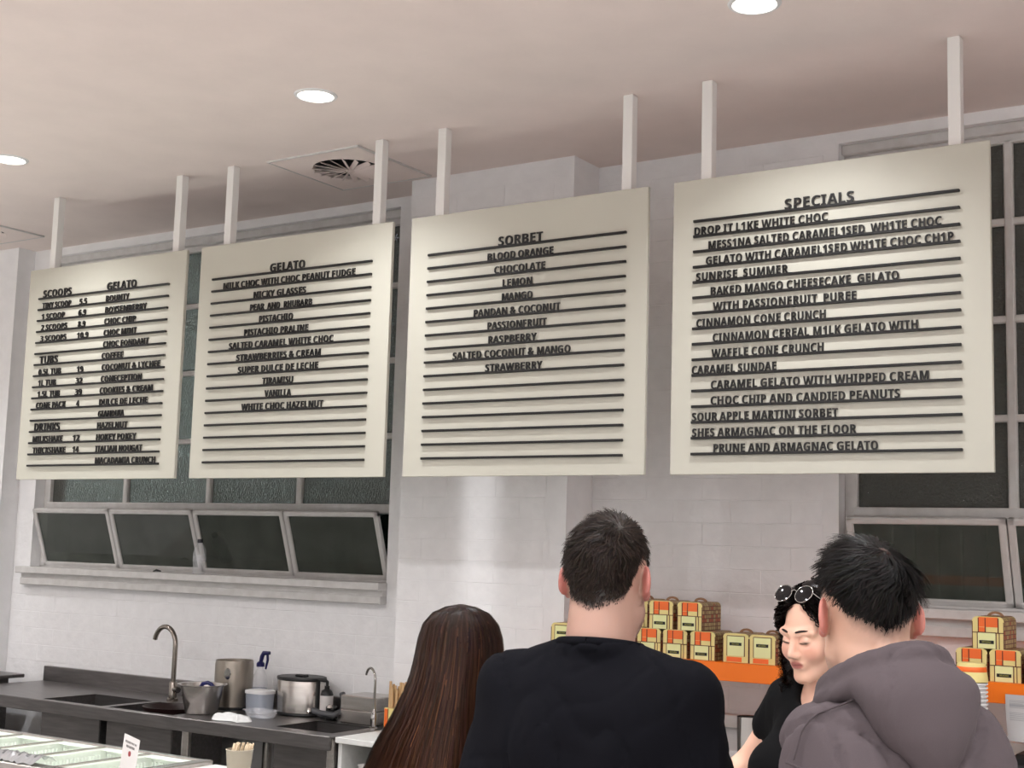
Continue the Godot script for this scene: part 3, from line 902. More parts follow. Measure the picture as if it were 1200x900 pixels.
	part("foot", box(Vector3(0.05, 0.06, 0.03), 0.006), M.black_plastic, dw, Vector3(-0.03, 0.03, 0.0))
	# steel box of the drinking tap
	var bx := thing("steel_box", "low polished steel box with a seam behind the small tap", "box", Vector3(-3.70, b, -4.60))
	part("box_body", box(Vector3(0.19, 0.056, 0.16), 0.004), M.steel, bx, Vector3(0, 0.029, 0))
	part("box_lid", box(Vector3(0.19, 0.058, 0.16), 0.004), M.steel, bx, Vector3(0, 0.087, 0))
	# small tap
	var s2 := thing("small_tap", "slim chrome gooseneck tap beside the small sink", "tap", Vector3(-3.565, b, -4.46), -0.5)
	part("base", lathe([Vector2(0, 0), Vector2(0.018, 0), Vector2(0.018, 0.006), Vector2(0.011, 0.01), Vector2(0.013, 0.03), Vector2(0.015, 0.05), Vector2(0.009, 0.068), Vector2(0.006, 0.08), Vector2(0, 0.08)], 20), M.chrome, s2)
	pts = [Vector3(0, 0.07, 0), Vector3(0, 0.12, 0), Vector3(0, 0.17, 0), Vector3(0, 0.195, 0)]
	pts.append_array(arc_points(Vector3(-0.05, 0.195, 0), Vector3(0.05, 0, 0), Vector3(0, 0.045, 0), 0.1, PI * 0.9, 14))
	part("spout", tube(pts, 0.0052, 10), M.chrome, s2)
	part("lever", tube([Vector3(0, 0.06, 0), Vector3(0.018, 0.064, 0.01), Vector3(0.036, 0.066, 0.014)], [0.006, 0.005, 0.004], 8), M.chrome, s2)
	# cloth
	tag(part("white_cloth", cloth_mesh(), M.cloth_white, self, Vector3(-4.14, b + 0.002, -4.245)), "crumpled white cloth lying on the front edge of the steel bench", "cloth")
	# printed holder with waffle sticks
	var h := thing("stick_holder", "orange and yellow card holder full of wafer sticks", "holder", Vector3(-3.45, b, -4.47), -0.35)
	part("holder_card", box(Vector3(0.10, 0.092, 0.07), 0.002), M.box_cream, h, Vector3(0, 0.046, 0))
	part("print_panel", box(Vector3(0.022, 0.085, 0.002), 0.0005), M.box_orange, h, Vector3(-0.034, 0.046, 0.0355))
	part("print_panel", box(Vector3(0.045, 0.04, 0.002), 0.0005), M.box_orange, h, Vector3(0.018, 0.026, 0.0355))
	part("print_line", box(Vector3(0.003, 0.09, 0.002), 0.0005), M.box_line, h, Vector3(-0.018, 0.046, 0.0358))
	for k in 16:
		var x := -0.04 + 0.082 * (k % 6) / 5.0 + rng.randf_range(-0.006, 0.006)
		var z := -0.022 + 0.022 * (k / 6) + rng.randf_range(-0.004, 0.004)
		var st := tool()
		add_tube(st, [Vector3(0, -0.09, 0), Vector3(rng.randf_range(-0.006, 0.006), rng.randf_range(0.07, 0.115), rng.randf_range(-0.01, 0.004))], 0.0055, 8)
		var w := part("wafer_stick", st.commit(), M.wood_stick, self, h.transform * Vector3(x, 0.0925, z))
		tag(w, "pale brown wafer stick standing in the printed card holder", "wafer stick", "wafer sticks in the holder")
	# on the sill
	var wb := thing("water_bottle", "clear plastic water bottle with a dark cap on the window sill", "bottle", Vector3(-4.885, 1.477, -4.725))
	part("bottle", lathe([Vector2(0, 0.001), Vector2(0.028, 0.001), Vector2(0.031, 0.006), Vector2(0.029, 0.04), Vector2(0.031, 0.06), Vector2(0.031, 0.10), Vector2(0.026, 0.125), Vector2(0.012, 0.148), Vector2(0.011, 0.155), Vector2(0, 0.155)], 28), M.clear_plastic, wb)
	part("cap", lathe([Vector2(0, 0.150), Vector2(0.014, 0.150), Vector2(0.014, 0.167), Vector2(0, 0.168)], 20), mat("cap_navy", Color(0.03, 0.03, 0.10), 0.4), wb)
	part("wrapper", lathe([Vector2(0.0312, 0.062), Vector2(0.0314, 0.063), Vector2(0.0314, 0.085), Vector2(0.0312, 0.086)], 28), M.clear_plastic, wb)
	tag(part("window_stay", tube([Vector3(-0.025, 0.004, 0), Vector3(0, 0.010, 0.003), Vector3(0.028, 0.006, 0.0)], [0.003, 0.006, 0.003], 8), M.black_plastic, self, Vector3(-5.18, 1.477, -4.73)), "small dark metal stay lying on the window sill", "stay")

func cloth_mesh() -> ArrayMesh:
	var n := noise(9.0, 3, 41)
	var st := tool()
	st.set_smooth_group(0)
	var W := 30
	var D := 22
	for layer in 2:
		for i in W:
			for j in D:
				for e: Vector2i in [Vector2i(0, 0), Vector2i(0, 1), Vector2i(1, 1), Vector2i(0, 0), Vector2i(1, 1), Vector2i(1, 0)]:
					var u := float(i + e.x) / W
					var v := float(j + e.y) / D
					var x := (u - 0.5) * 0.155 + 0.012 * sin(v * 5.0)
					var z := (v - 0.5) * 0.075 + 0.010 * sin(u * 7.0)
					var edge: float = sqrt(minf(minf(u, 1 - u) * 6.0, minf(v, 1 - v) * 6.0))
					var y: float = clampf(edge, 0.0, 1.0) * (0.024 + 0.012 * n.get_noise_2d(x * 1.2, z * 1.2) + 0.008 * sin(u * 5.0 + v * 3.0))
					if layer == 0:
						y = 0.0
					st.add_vertex(Vector3(x, maxf(y, 0.0), z))
	st.index()
	st.generate_normals()
	return st.commit()

# ------------------------------------------------------------------ the serving counter
func counter() -> void:
	var zb := -3.05
	var zf := -2.60
	var x0 := -7.2
	var x1 := -3.05
	var o := thing("gelato_display", "gelato display case with a glowing well of white pans by the sink bench", "display case", Vector3((x0 + x1) * 0.5, 0, (zb + zf) * 0.5))
	var c := o.position
	var st := tool()
	span(st, Vector3(x0, 0.08, zf - 0.03) - c, Vector3(x1, 0.97, zf) - c, 0.004)
	span(st, Vector3(x0, 0.08, zb) - c, Vector3(x1, 0.95, zb + 0.02) - c, 0.004)
	span(st, Vector3(x0, 0.08, zb) - c, Vector3(x0 + 0.02, 0.97, zf) - c, 0.002)
	span(st, Vector3(x1 - 0.02, 0.08, zb) - c, Vector3(x1, 0.97, zf) - c, 0.002)
	span(st, Vector3(x0, 0.0, zb + 0.04) - c, Vector3(x1, 0.09, zf - 0.06) - c)
	part("cabinet", st.commit(), M.white_gloss, o)
	st = tool()
	span(st, Vector3(x0, 0.955, zb - 0.004) - c, Vector3(x1, 0.978, zb + 0.022) - c, 0.003)
	span(st, Vector3(x0, 0.955, zf - 0.045) - c, Vector3(x1, 0.985, zf + 0.006) - c, 0.003)
	span(st, Vector3(x1 - 0.028, 0.955, zb) - c, Vector3(x1 + 0.004, 0.98, zf) - c, 0.003)
	part("rim", st.commit(), M.steel, o)
	part("light_panel", spanned(Vector3(x0 + 0.03, 0.775, zb + 0.03) - c, Vector3(x1 - 0.03, 0.785, zf - 0.06) - c), M.led_glow, o)
	var l := AreaLight3D.new()
	l.name = "panel_light"
	o.add_child(l)
	l.area_size = Vector2(x1 - x0 - 0.1, zf - zb - 0.12)
	l.position = Vector3(0, 0.792, -0.015)
	l.rotation.x = PI / 2
	l.light_energy = 2.4
	l.light_color = Color(0.99, 1.0, 0.975)
	l.area_range = 12.0
	l.area_attenuation = 2.0
	l.shadow_enabled = true
	var pan := pan_parts()
	for i in 11:
		var x := x1 - 0.135 - i * 0.206
		var p := thing("gelato_pan", "white ribbed gelato pan lit from below, in the glowing display case", "pan", Vector3(x, 0.845, (zb + zf) * 0.5 - 0.012), 0.0, "white gelato pans in the glowing display")
		part("pan_shell", pan[0], M.pan_white, p)
		part("ribs", pan[1], M.pan_white, p)
		part("divider_bar", pan[2], M.steel, p)
	# the till counter, where the customers stand
	var tc := thing("till_counter", "white till counter between the customers and the server", "counter", Vector3(-0.05, 0, -2.88))
	part("top", box(Vector3(4.5, 0.03, 0.34), 0.004), M.white_gloss, tc, Vector3(0, 0.953, 0))
	part("cabinet", box(Vector3(4.48, 0.93, 0.30), 0.004), M.white_gloss, tc, Vector3(0, 0.47, 0))
	# plain worktop between the two cases
	var w := thing("service_worktop", "plain white worktop at the end of the glowing display", "worktop", Vector3(-2.675, 0, -2.825))
	part("top", box(Vector3(0.735, 0.03, 0.46), 0.004), M.white_gloss, w, Vector3(0, 0.953, 0))
	part("cabinet", box(Vector3(0.72, 0.93, 0.42), 0.004), M.white_gloss, w, Vector3(0, 0.47, 0))
	# crumpled wrapping along the front lip of the case
	var wr := part("printed_wrap", wrap_mesh(), M.wrap_print, self, Vector3(-3.75, 0.986, -2.645))
	tag(wr, "crumpled grey printed wrapping lying along the front lip of the display", "wrapping")

func pan_parts() -> Array:
	var w := 0.096
	var d := 0.182
	var h := 0.13
	var t := 0.002
	var st := tool()
	span(st, Vector3(-w, 0, -d), Vector3(w, t, d))
	span(st, Vector3(-w, 0, -d), Vector3(-w + t, h, d))
	span(st, Vector3(w - t, 0, -d), Vector3(w, h, d))
	span(st, Vector3(-w, 0, -d), Vector3(w, h, -d + t))
	span(st, Vector3(-w, 0, d - t), Vector3(w, h, d))
	span(st, Vector3(-w - 0.004, h - 0.004, -d - 0.004), Vector3(-w + 0.008, h, d + 0.004), 0.001)
	span(st, Vector3(w - 0.008, h - 0.004, -d - 0.004), Vector3(w + 0.004, h, d + 0.004), 0.001)
	span(st, Vector3(-w, h - 0.004, -d - 0.004), Vector3(w, h, -d + 0.03), 0.001)
	span(st, Vector3(-w, h - 0.004, d - 0.012), Vector3(w, h, d + 0.004), 0.001)
	var shell := st.commit()
	st = tool()
	var n := 24
	for i in n:
		var z := lerpf(-d + 0.03, d - 0.015, float(i) / (n - 1))
		for s: float in [-1.0, 1.0]:
			add_box(st, Vector3(s * (w - t - 0.003), 0.058, z), Vector3(0.006, 0.106, 0.006), 0.001)
	for i in 12:
		add_box(st, Vector3(lerpf(-w + 0.012, w - 0.012, i / 11.0), 0.058, -d + t + 0.003), Vector3(0.006, 0.106, 0.006), 0.001)
	var ribs := st.commit()
	st = tool()
	add_box(st, Vector3(w + 0.0065, h + 0.001, 0), Vector3(0.009, 0.008, 2 * d), 0.001)
	return [shell, ribs, st.commit()]

func wrap_mesh() -> ArrayMesh:
	var n := noise(5.0, 3, 51)
	var st := tool()
	st.set_smooth_group(0)
	for i in 90:
		for j in 5:
			for e: Vector2i in [Vector2i(0, 0), Vector2i(0, 1), Vector2i(1, 1), Vector2i(0, 0), Vector2i(1, 1), Vector2i(1, 0)]:
				var x := (i + e.x) * 0.01 - 0.45
				var v := float(j + e.y) / 5
				st.set_uv(Vector2(x * 4.0, v))
				st.add_vertex(Vector3(x, 0.004 + 0.018 * sin(v * PI) + 0.008 * n.get_noise_2d(x * 8.0, v * 3.0), lerpf(-0.035, 0.05, v) + 0.006 * n.get_noise_2d(x * 10.0, 9.0)))
	st.index()
	st.generate_normals()
	return st.commit()

func picture(w: int, h: int, fill: Color) -> Image:
	var im := Image.create(w, h, false, Image.FORMAT_RGB8)
	im.fill(fill)
	return im

func printed(called: String, im: Image, rough := 0.5) -> StandardMaterial3D:
	var m := mat(called, Color(1, 1, 1), rough)
	m.albedo_texture = ImageTexture.create_from_image(im)
	m.texture_repeat = true
	return m

# ------------------------------------------------------------------ the orange shelf
func box_materials() -> void:
	mat("box_cream", Color(0.90, 0.83, 0.55), 0.5)
	mat("box_flap", Color(0.90, 0.90, 0.66), 0.5)
	mat("box_orange", Color(0.94, 0.43, 0.16), 0.5)
	mat("box_line", Color(0.34, 0.09, 0.05), 0.5)
	mat("box_black", Color(0.04, 0.045, 0.035), 0.5)
	mat("box_gold", Color(0.55, 0.55, 0.25), 0.5)
	mat("handle_card", Color(0.55, 0.40, 0.28), 0.6)
	# the sides of the boxes are printed all over with little stacked cases
	var im := picture(96, 96, Color(0.42, 0.22, 0.14))
	var r := RandomNumberGenerator.new()
	r.seed = 3
	for i in 6:
		for j in 8:
			var c: Color = [Color(0.76, 0.68, 0.45), Color(0.74, 0.38, 0.20), Color(0.82, 0.75, 0.52), Color(0.64, 0.52, 0.34)][r.randi() % 4]
			im.fill_rect(Rect2i(i * 16 + 1, j * 12 + 1, 13, 9), c)
			im.fill_rect(Rect2i(i * 16 + 3 + r.randi() % 6, j * 12 + 2, 4, 7), c.darkened(0.3))
	var side := printed("box_side_print", im)
	side.uv1_triplanar = true
	side.uv1_scale = Vector3(9, 9, 9)
	im = picture(256, 64, Color(0.52, 0.51, 0.51))
	for i in 7:
		var x := 14 + i * 36
		for q in 5:
			im.fill_rect(Rect2i(x + q * 3, 20 + q * 5, 9, 4), Color(0.22, 0.22, 0.22))
		im.fill_rect(Rect2i(x + 18, 30, 11, 3), Color(0.32, 0.32, 0.32))
	printed("wrap_print", im, 0.3)

func arch_outline(w: float, h: float, r: float) -> PackedVector2Array:
	var p := PackedVector2Array([Vector2(-w, 0), Vector2(w, 0), Vector2(w, h - r)])
	for i in range(1, 6):
		var a := PI * 0.5 * i / 5.0
		p.append(Vector2(w - r + r * cos(a), h - r + r * sin(a)))
	for i in 6:
		var a := PI * 0.5 + PI * 0.5 * i / 5.0
		p.append(Vector2(-w + r + r * cos(a), h - r + r * sin(a)))
	return p

# a carry box printed like a little suitcase; back = true shows the tall label of its other end
func carry_box(label: String, back := false, loaded := false) -> Node3D:
	var o := thing("carry_box", label, "box", Vector3.ZERO, 0.0, "suitcase print carry boxes on the orange shelf")
	var w := 0.0485
	var h := 0.098
	var d := 0.155
	part("box_body", extrude(arch_outline(w, h, 0.016), -d, -0.001), M.box_side_print, o)
	part("front_face", extrude(arch_outline(w, h, 0.016), -0.001, 0.0), M.box_cream, o)
	var st := tool()
	if back:
		add_box(st, Vector3(0, 0.055, 0.001), Vector3(0.062, 0.066, 0.003), 0.0006)
	else:
		add_box(st, Vector3(-0.004, 0.024, 0.001), Vector3(0.054, 0.048, 0.003), 0.0006)
	var fl := part("label_flap", st.commit(), M.box_flap, o)
	var cy := 0.062 if back else 0.020
	var cx := 0.0 if back else -0.004
	part("name_plate", box(Vector3(0.044, 0.0105, 0.001), 0.0002), M.box_black, fl, Vector3(cx, cy, 0.0028))
	var t := TextMesh.new()
	var font := SystemFont.new()
	font.font_names = PackedStringArray(["Droid Sans"])
	font.font_weight = 700
	t.font = font
	t.text = "MESSINA"
	t.font_size = 16
	t.pixel_size = 0.0004
	t.depth = 0.0004
	t.curve_step = 3.0
	part("name", t, M.box_gold, fl, Vector3(cx, cy, 0.0034))
	# line round the flap
	st = tool()
	var fw := 0.032 if back else 0.028
	var y0 := 0.021 if back else 0.0
	var y1 := 0.089 if back else 0.049
	for s: float in [-1.0, 1.0]:
		span(st, Vector3(cx + s * fw - 0.0015, y0, 0.0), Vector3(cx + s * fw + 0.0015, y1, 0.0018))
	span(st, Vector3(cx - fw, y1 - 0.0015, 0.0), Vector3(cx + fw, y1 + 0.0015, 0.0018))
	if not back:
		span(st, Vector3(-w, 0.0475, 0.0), Vector3(w, 0.050, 0.0014))
		for x: float in [-0.029, -0.008, 0.031]:
			span(st, Vector3(x - 0.0014, 0.05, 0.0), Vector3(x + 0.0014, h - 0.004, 0.0016))
		span(st, Vector3(0.034 - 0.001, 0.0, 0.0), Vector3(0.034 + 0.001, 0.05, 0.0014))
	span(st, Vector3(-w, 0.0, -0.0005), Vector3(-w + 0.002, h - 0.016, 0.0014))
	span(st, Vector3(w - 0.002, 0.0, -0.0005), Vector3(w, h - 0.016, 0.0014))
	part("print_lines", st.commit(), M.box_line, o)
	if back:
		part("print_panel", box(Vector3(0.056, 0.016, 0.0012), 0.0003), M.box_orange, o, Vector3(-0.006, 0.010, 0.0005))
	else:
		part("print_panel", box(Vector3(0.058, 0.030, 0.0012), 0.0003), M.box_orange, o, Vector3(0.001, 0.081, 0.0005))
		part("print_panel", box(Vector3(0.020, 0.014, 0.0012), 0.0003), M.box_orange, o, Vector3(-0.0185, 0.058, 0.0005))
	if loaded:
		return o
	# folded card handle arching over the top
	st = tool()
	var arch := PackedVector2Array()
	for i in 9:
		var a := PI * i / 8.0
		arch.append(Vector2(0.026 * cos(a), 0.017 * sin(a)))
	for i in 9:
		var a := PI - PI * i / 8.0
		arch.append(Vector2(0.017 * cos(a), 0.009 * sin(a)))
	extrude(arch, -0.083, -0.079, st)
	part("handle", st.commit(), M.handle_card, o, Vector3(0.004, h - 0.002, 0))
	return o

func shelf_and_boxes() -> void:
	var sh := thing("orange_shelf", "bright orange shelf board along the white brick wall", "shelf", Vector3(-1.0, SHELF - 0.062, -4.57))
	var c := sh.position
	var st := tool()
	span(st, Vector3(-2.735, SHELF - 0.062, WALL + 0.009) - c, Vector3(0.9, SHELF, -4.385) - c, 0.002)
	part("board", st.commit(), M.orange_paint, sh)
	part("board_end", spanned(Vector3(-2.78, SHELF - 0.062, -4.548) - c, Vector3(-2.736, SHELF, -4.385) - c, 0.002), M.orange_paint, sh)
	for x: float in [-2.5, -1.4, -0.3, 0.7]:
		part("bracket", spanned(Vector3(x - 0.015, SHELF - 0.2, WALL + 0.009) - c, Vector3(x + 0.015, SHELF - 0.063, WALL + 0.03) - c, 0.002), M.orange_paint, sh)
	var z := -4.415
	var top := SHELF + 0.0992
	# boxes that carry another one have their handle folded down
	var front := carry_box("suitcase print carry box, left of the three in the bottom row beside the man", false, true)
	front.position = Vector3(-2.292, SHELF + 0.0005, z)
	copy(front, Vector3(-2.189, SHELF + 0.0005, z), "suitcase print carry box in the middle of the row of three")
	copy(front, Vector3(-2.082, SHELF + 0.0005, z), "suitcase print carry box ending the row of three, by the two taller labels")
	copy(front, Vector3(-2.398, SHELF + 0.0005, z - 0.01), "suitcase print carry box half hidden behind the man in black")
	copy(front, Vector3(-1.163, SHELF + 0.0005, z), "suitcase print carry box in the bottom of the pile, half behind the grey hoodie")
	copy(front, Vector3(-1.061, SHELF + 0.0005, z), "suitcase print carry box in the bottom of the pile above the hanging paper")
	var high := carry_box("suitcase print carry box stacked on the row of three, nearer the man")
	high.position = Vector3(-2.245, top, z)
	copy(high, Vector3(-2.133, top, z), "suitcase print carry box stacked on the row of three, whole side showing")
	copy(high, Vector3(-2.372, top, z - 0.05), "suitcase print carry box set back on the second tier, half hidden by the man")
	copy(high, Vector3(-1.112, top, z), "suitcase print carry box alone on top of the pile beside the grey hoodie")
	copy(high, Vector3(-0.955, SHELF + 0.0005, z + 0.01), "suitcase print carry box at the edge of the pile above the hanging paper")
	copy(high, Vector3(-2.52, SHELF + 0.0005, z), "suitcase print carry box hidden behind the neck of the man in black")
	var back := carry_box("carry box with a tall label facing out, first after the row of three", true)
	back.position = Vector3(-1.957, SHELF + 0.0005, z)
	copy(back, Vector3(-1.857, SHELF + 0.0005, z + 0.005), "carry box with a tall label facing out, beside the curly haired server")
	copy(back, Vector3(-2.650, SHELF + 0.0005, z + 0.005), "carry box with a tall label in front of the brick pier")

func small_things() -> void:
	# back bench below the shelf
	var bb := thing("back_bench", "white back bench below the orange shelf", "bench", Vector3(-0.85, 0, -4.46))
	part("worktop", box(Vector3(3.72, 0.03, 0.56), 0.003), M.white_gloss, bb, Vector3(0, 0.885, 0))
	part("cabinet", box(Vector3(3.70, 0.86, 0.50), 0.003), M.white_gloss, bb, Vector3(0, 0.435, -0.02))
	part("upstand", box(Vector3(3.70, 0.046, 0.05), 0.003), M.white_gloss, bb, Vector3(0, 1.038, -0.258))
	var shaker := thing("steel_shaker", "tall shiny steel cup standing behind the server's arm", "steel cup", Vector3(-1.945, 0.9005, -4.50))
	part("cup_body", lathe([Vector2(0, 0.001), Vector2(0.034, 0.001), Vector2(0.037, 0.004), Vector2(0.041, 0.182), Vector2(0.043, 0.185), Vector2(0.039, 0.184), Vector2(0.035, 0.01), Vector2(0, 0.008)], 40), M.chrome, shaker)
	var mill := thing("blender_base", "round grey machine with a silver dial behind the man's arm", "machine", Vector3(-2.10, 0.9005, -4.47))
	part("housing", lathe([Vector2(0, 0.0), Vector2(0.075, 0.0), Vector2(0.08, 0.01), Vector2(0.075, 0.12), Vector2(0.06, 0.15), Vector2(0, 0.155)], 36), mat("grey_plastic", Color(0.55, 0.54, 0.53), 0.5), mill)
	part("dial", lathe([Vector2(0, 0.012), Vector2(0.022, 0.010), Vector2(0.025, 0.0)], 24), M.chrome, mill, Vector3(0.04, 0.10, 0.06)).rotation = Vector3(PI / 2, 0.5, 0)
	# paper cups stacked on the back bench
	var rim := lathe([Vector2(0.040, 0.0), Vector2(0.045, 0.001), Vector2(0.0465, 0.004), Vector2(0.045, 0.007), Vector2(0.042, 0.0072)], 32)
	var low := lathe([Vector2(0.0, 0.0), Vector2(0.034, 0.0), Vector2(0.034, 0.004), Vector2(0.042, 0.08), Vector2(0.0455, 0.0845), Vector2(0.042, 0.086)], 32)
	for k in 26:
		var cup := thing("paper_cup", "white paper cup nested in the tall stack beside the grey hoodie", "cup", Vector3(-1.112, 0.9005 + k * 0.0118 + (0.0 if k == 0 else 0.079), -4.22), 0.0, "nested paper cups in the tall stack")
		if k == 0:
			part("cup_body", low, M.white_plastic, cup)
		else:
			part("rolled_rim", rim, M.white_plastic, cup)
			part("cup_body", lathe([Vector2(0.0385, -0.012), Vector2(0.0405, 0.0)], 32), M.white_plastic, cup)
	var tubp := thing("printed_tub", "small orange and cream printed tub upside down on top of the cup stack", "tub", Vector3(-1.112, 1.2835, -4.22))
	part("tub_wall", lathe([Vector2(0.046, 0.0), Vector2(0.0475, 0.002), Vector2(0.040, 0.055), Vector2(0, 0.055)], 32), M.box_cream, tubp)
	part("print_band", lathe([Vector2(0.0438, 0.030), Vector2(0.0440, 0.0305), Vector2(0.0423, 0.044), Vector2(0.042, 0.0445)], 32), M.box_orange, tubp)
	# paper sheet taped to the shelf
	var im := picture(64, 128, Color(0.72, 0.71, 0.71))
	var r := RandomNumberGenerator.new()
	r.seed = 5
	for j in 12:
		var y := 16 + j * 4 + (10 if j > 5 else 0)
		im.fill_rect(Rect2i(6, y, 20 + r.randi() % 32, 1), Color(0.52, 0.52, 0.53))
	im.fill_rect(Rect2i(6, 26, 34, 8), Color(0.60, 0.60, 0.61))
	printed("order_sheet", im, 0.6)
	var st := tool()
	st.set_smooth_group(0)
	for i in 8:
		for j in 16:
			for e: Vector2i in [Vector2i(0, 0), Vector2i(0, 1), Vector2i(1, 1), Vector2i(0, 0), Vector2i(1, 1), Vector2i(1, 0)]:
				var u := float(i + e.x) / 8
				var v := float(j + e.y) / 16
				st.set_uv(Vector2(u, v))
				st.add_vertex(Vector3(u * 0.12 + 0.012 * v * v, -v * 0.135, 0.012 * sin(u * 5.0) * v + 0.02 * v * v))
	st.index()
	st.generate_normals()
	tag(part("order_sheet", st.commit(), M.order_sheet, self, Vector3(-1.055, 1.240, -4.382)), "curling white printed sheet hanging from the orange shelf", "paper")
	var gr := thing("card_reader", "black machine at the end of the back bench under the hanging sheet", "machine", Vector3(-0.98, 0.9005, -4.42))
	part("housing", box(Vector3(0.11, 0.165, 0.12), 0.012), M.black_plastic, gr, Vector3(0, 0.083, 0))
	part("keypad", box(Vector3(0.08, 0.07, 0.006), 0.002), M.dark_bin, gr, Vector3(0, 0.10, 0.06))
	var bag := thing("white_carton", "low white carton beside the black machine", "carton", Vector3(-1.10, 0.9005, -4.55))
	part("carton_body", box(Vector3(0.12, 0.10, 0.10), 0.003), M.white_gloss, bag, Vector3(0, 0.05, 0))
	part("carton_flap", box(Vector3(0.115, 0.004, 0.06), 0.001), M.white_gloss, bag, Vector3(0, 0.102, 0.015))
	# card sign on the display
	var sg := thing("sign_card", "small white card sign asking to pay at the register, on the display", "sign", Vector3(-3.075, 0.985, -2.742), -0.12)
	sg.rotation.z = -0.16
	part("card", box(Vector3(0.076, 0.105, 0.0012), 0.0002), M.paper, sg, Vector3(0, 0.04, 0))
	var font := SystemFont.new()
	font.font_names = PackedStringArray(["Droid Sans"])
	font.font_weight = 700
	var lines := [["PLEASE PAY AT", 0.074, 0.055], ["REGISTER", 0.062, 0.040]]
	for q: Array in lines:
		var t := TextMesh.new()
		t.font = font
		t.text = q[0]
		t.font_size = 16
		t.pixel_size = 0.001
		t.depth = 0.001
		t.curve_step = 2.0
		var ab := t.get_aabb()
		var n := part("lettering", t, mat("sign_ink", Color(0.25, 0.22, 0.22), 0.6), sg, Vector3(0, q[1], 0.001))
		var s: float = q[2] / ab.size.x
		n.scale = Vector3(s, s, 0.3)
	part("emblem", lathe([Vector2(0, 0.0012), Vector2(0.006, 0.0012), Vector2(0.006, 0)], 20, 1.0, 1.3), mat("sign_red", Color(0.55, 0.20, 0.22), 0.6), sg, Vector3(0, 0.044, 0.0005)).rotation.x = PI / 2
	part("foot", box(Vector3(0.03, 0.012, 0.03), 0.003), M.clear_plastic, sg, Vector3(0, -0.012, 0))
	# tumbler of wooden spoons
	var sc := Vector3(-2.748, 0.9685, -2.85)
	var cup2 := thing("spoon_tumbler", "kraft card tumbler on the white worktop holding flat wooden spoons", "tumbler", sc)
	part("tumbler_wall", lathe([Vector2(0, 0.001), Vector2(0.029, 0.001), Vector2(0.037, 0.092), Vector2(0.039, 0.094), Vector2(0.036, 0.095), Vector2(0.028, 0.005), Vector2(0, 0.005)], 32), M.cup_card, cup2)
	for k in 13:
		var a := TAU * k / 13.0
		var rr := 0.020 + 0.006 * (k % 2)
		var sp := part("wooden_spoon", box(Vector3(0.0095, 0.104, 0.0016), 0.0005), M.wood_spoon, self, sc + Vector3(cos(a) * rr, 0.059, sin(a) * rr))
		sp.rotation = Vector3(sin(a) * 0.22, a + 0.6, -cos(a) * 0.22)
		tag(sp, "flat pale wooden spoon standing in the kraft card tumbler", "spoon", "wooden spoons in the tumbler")


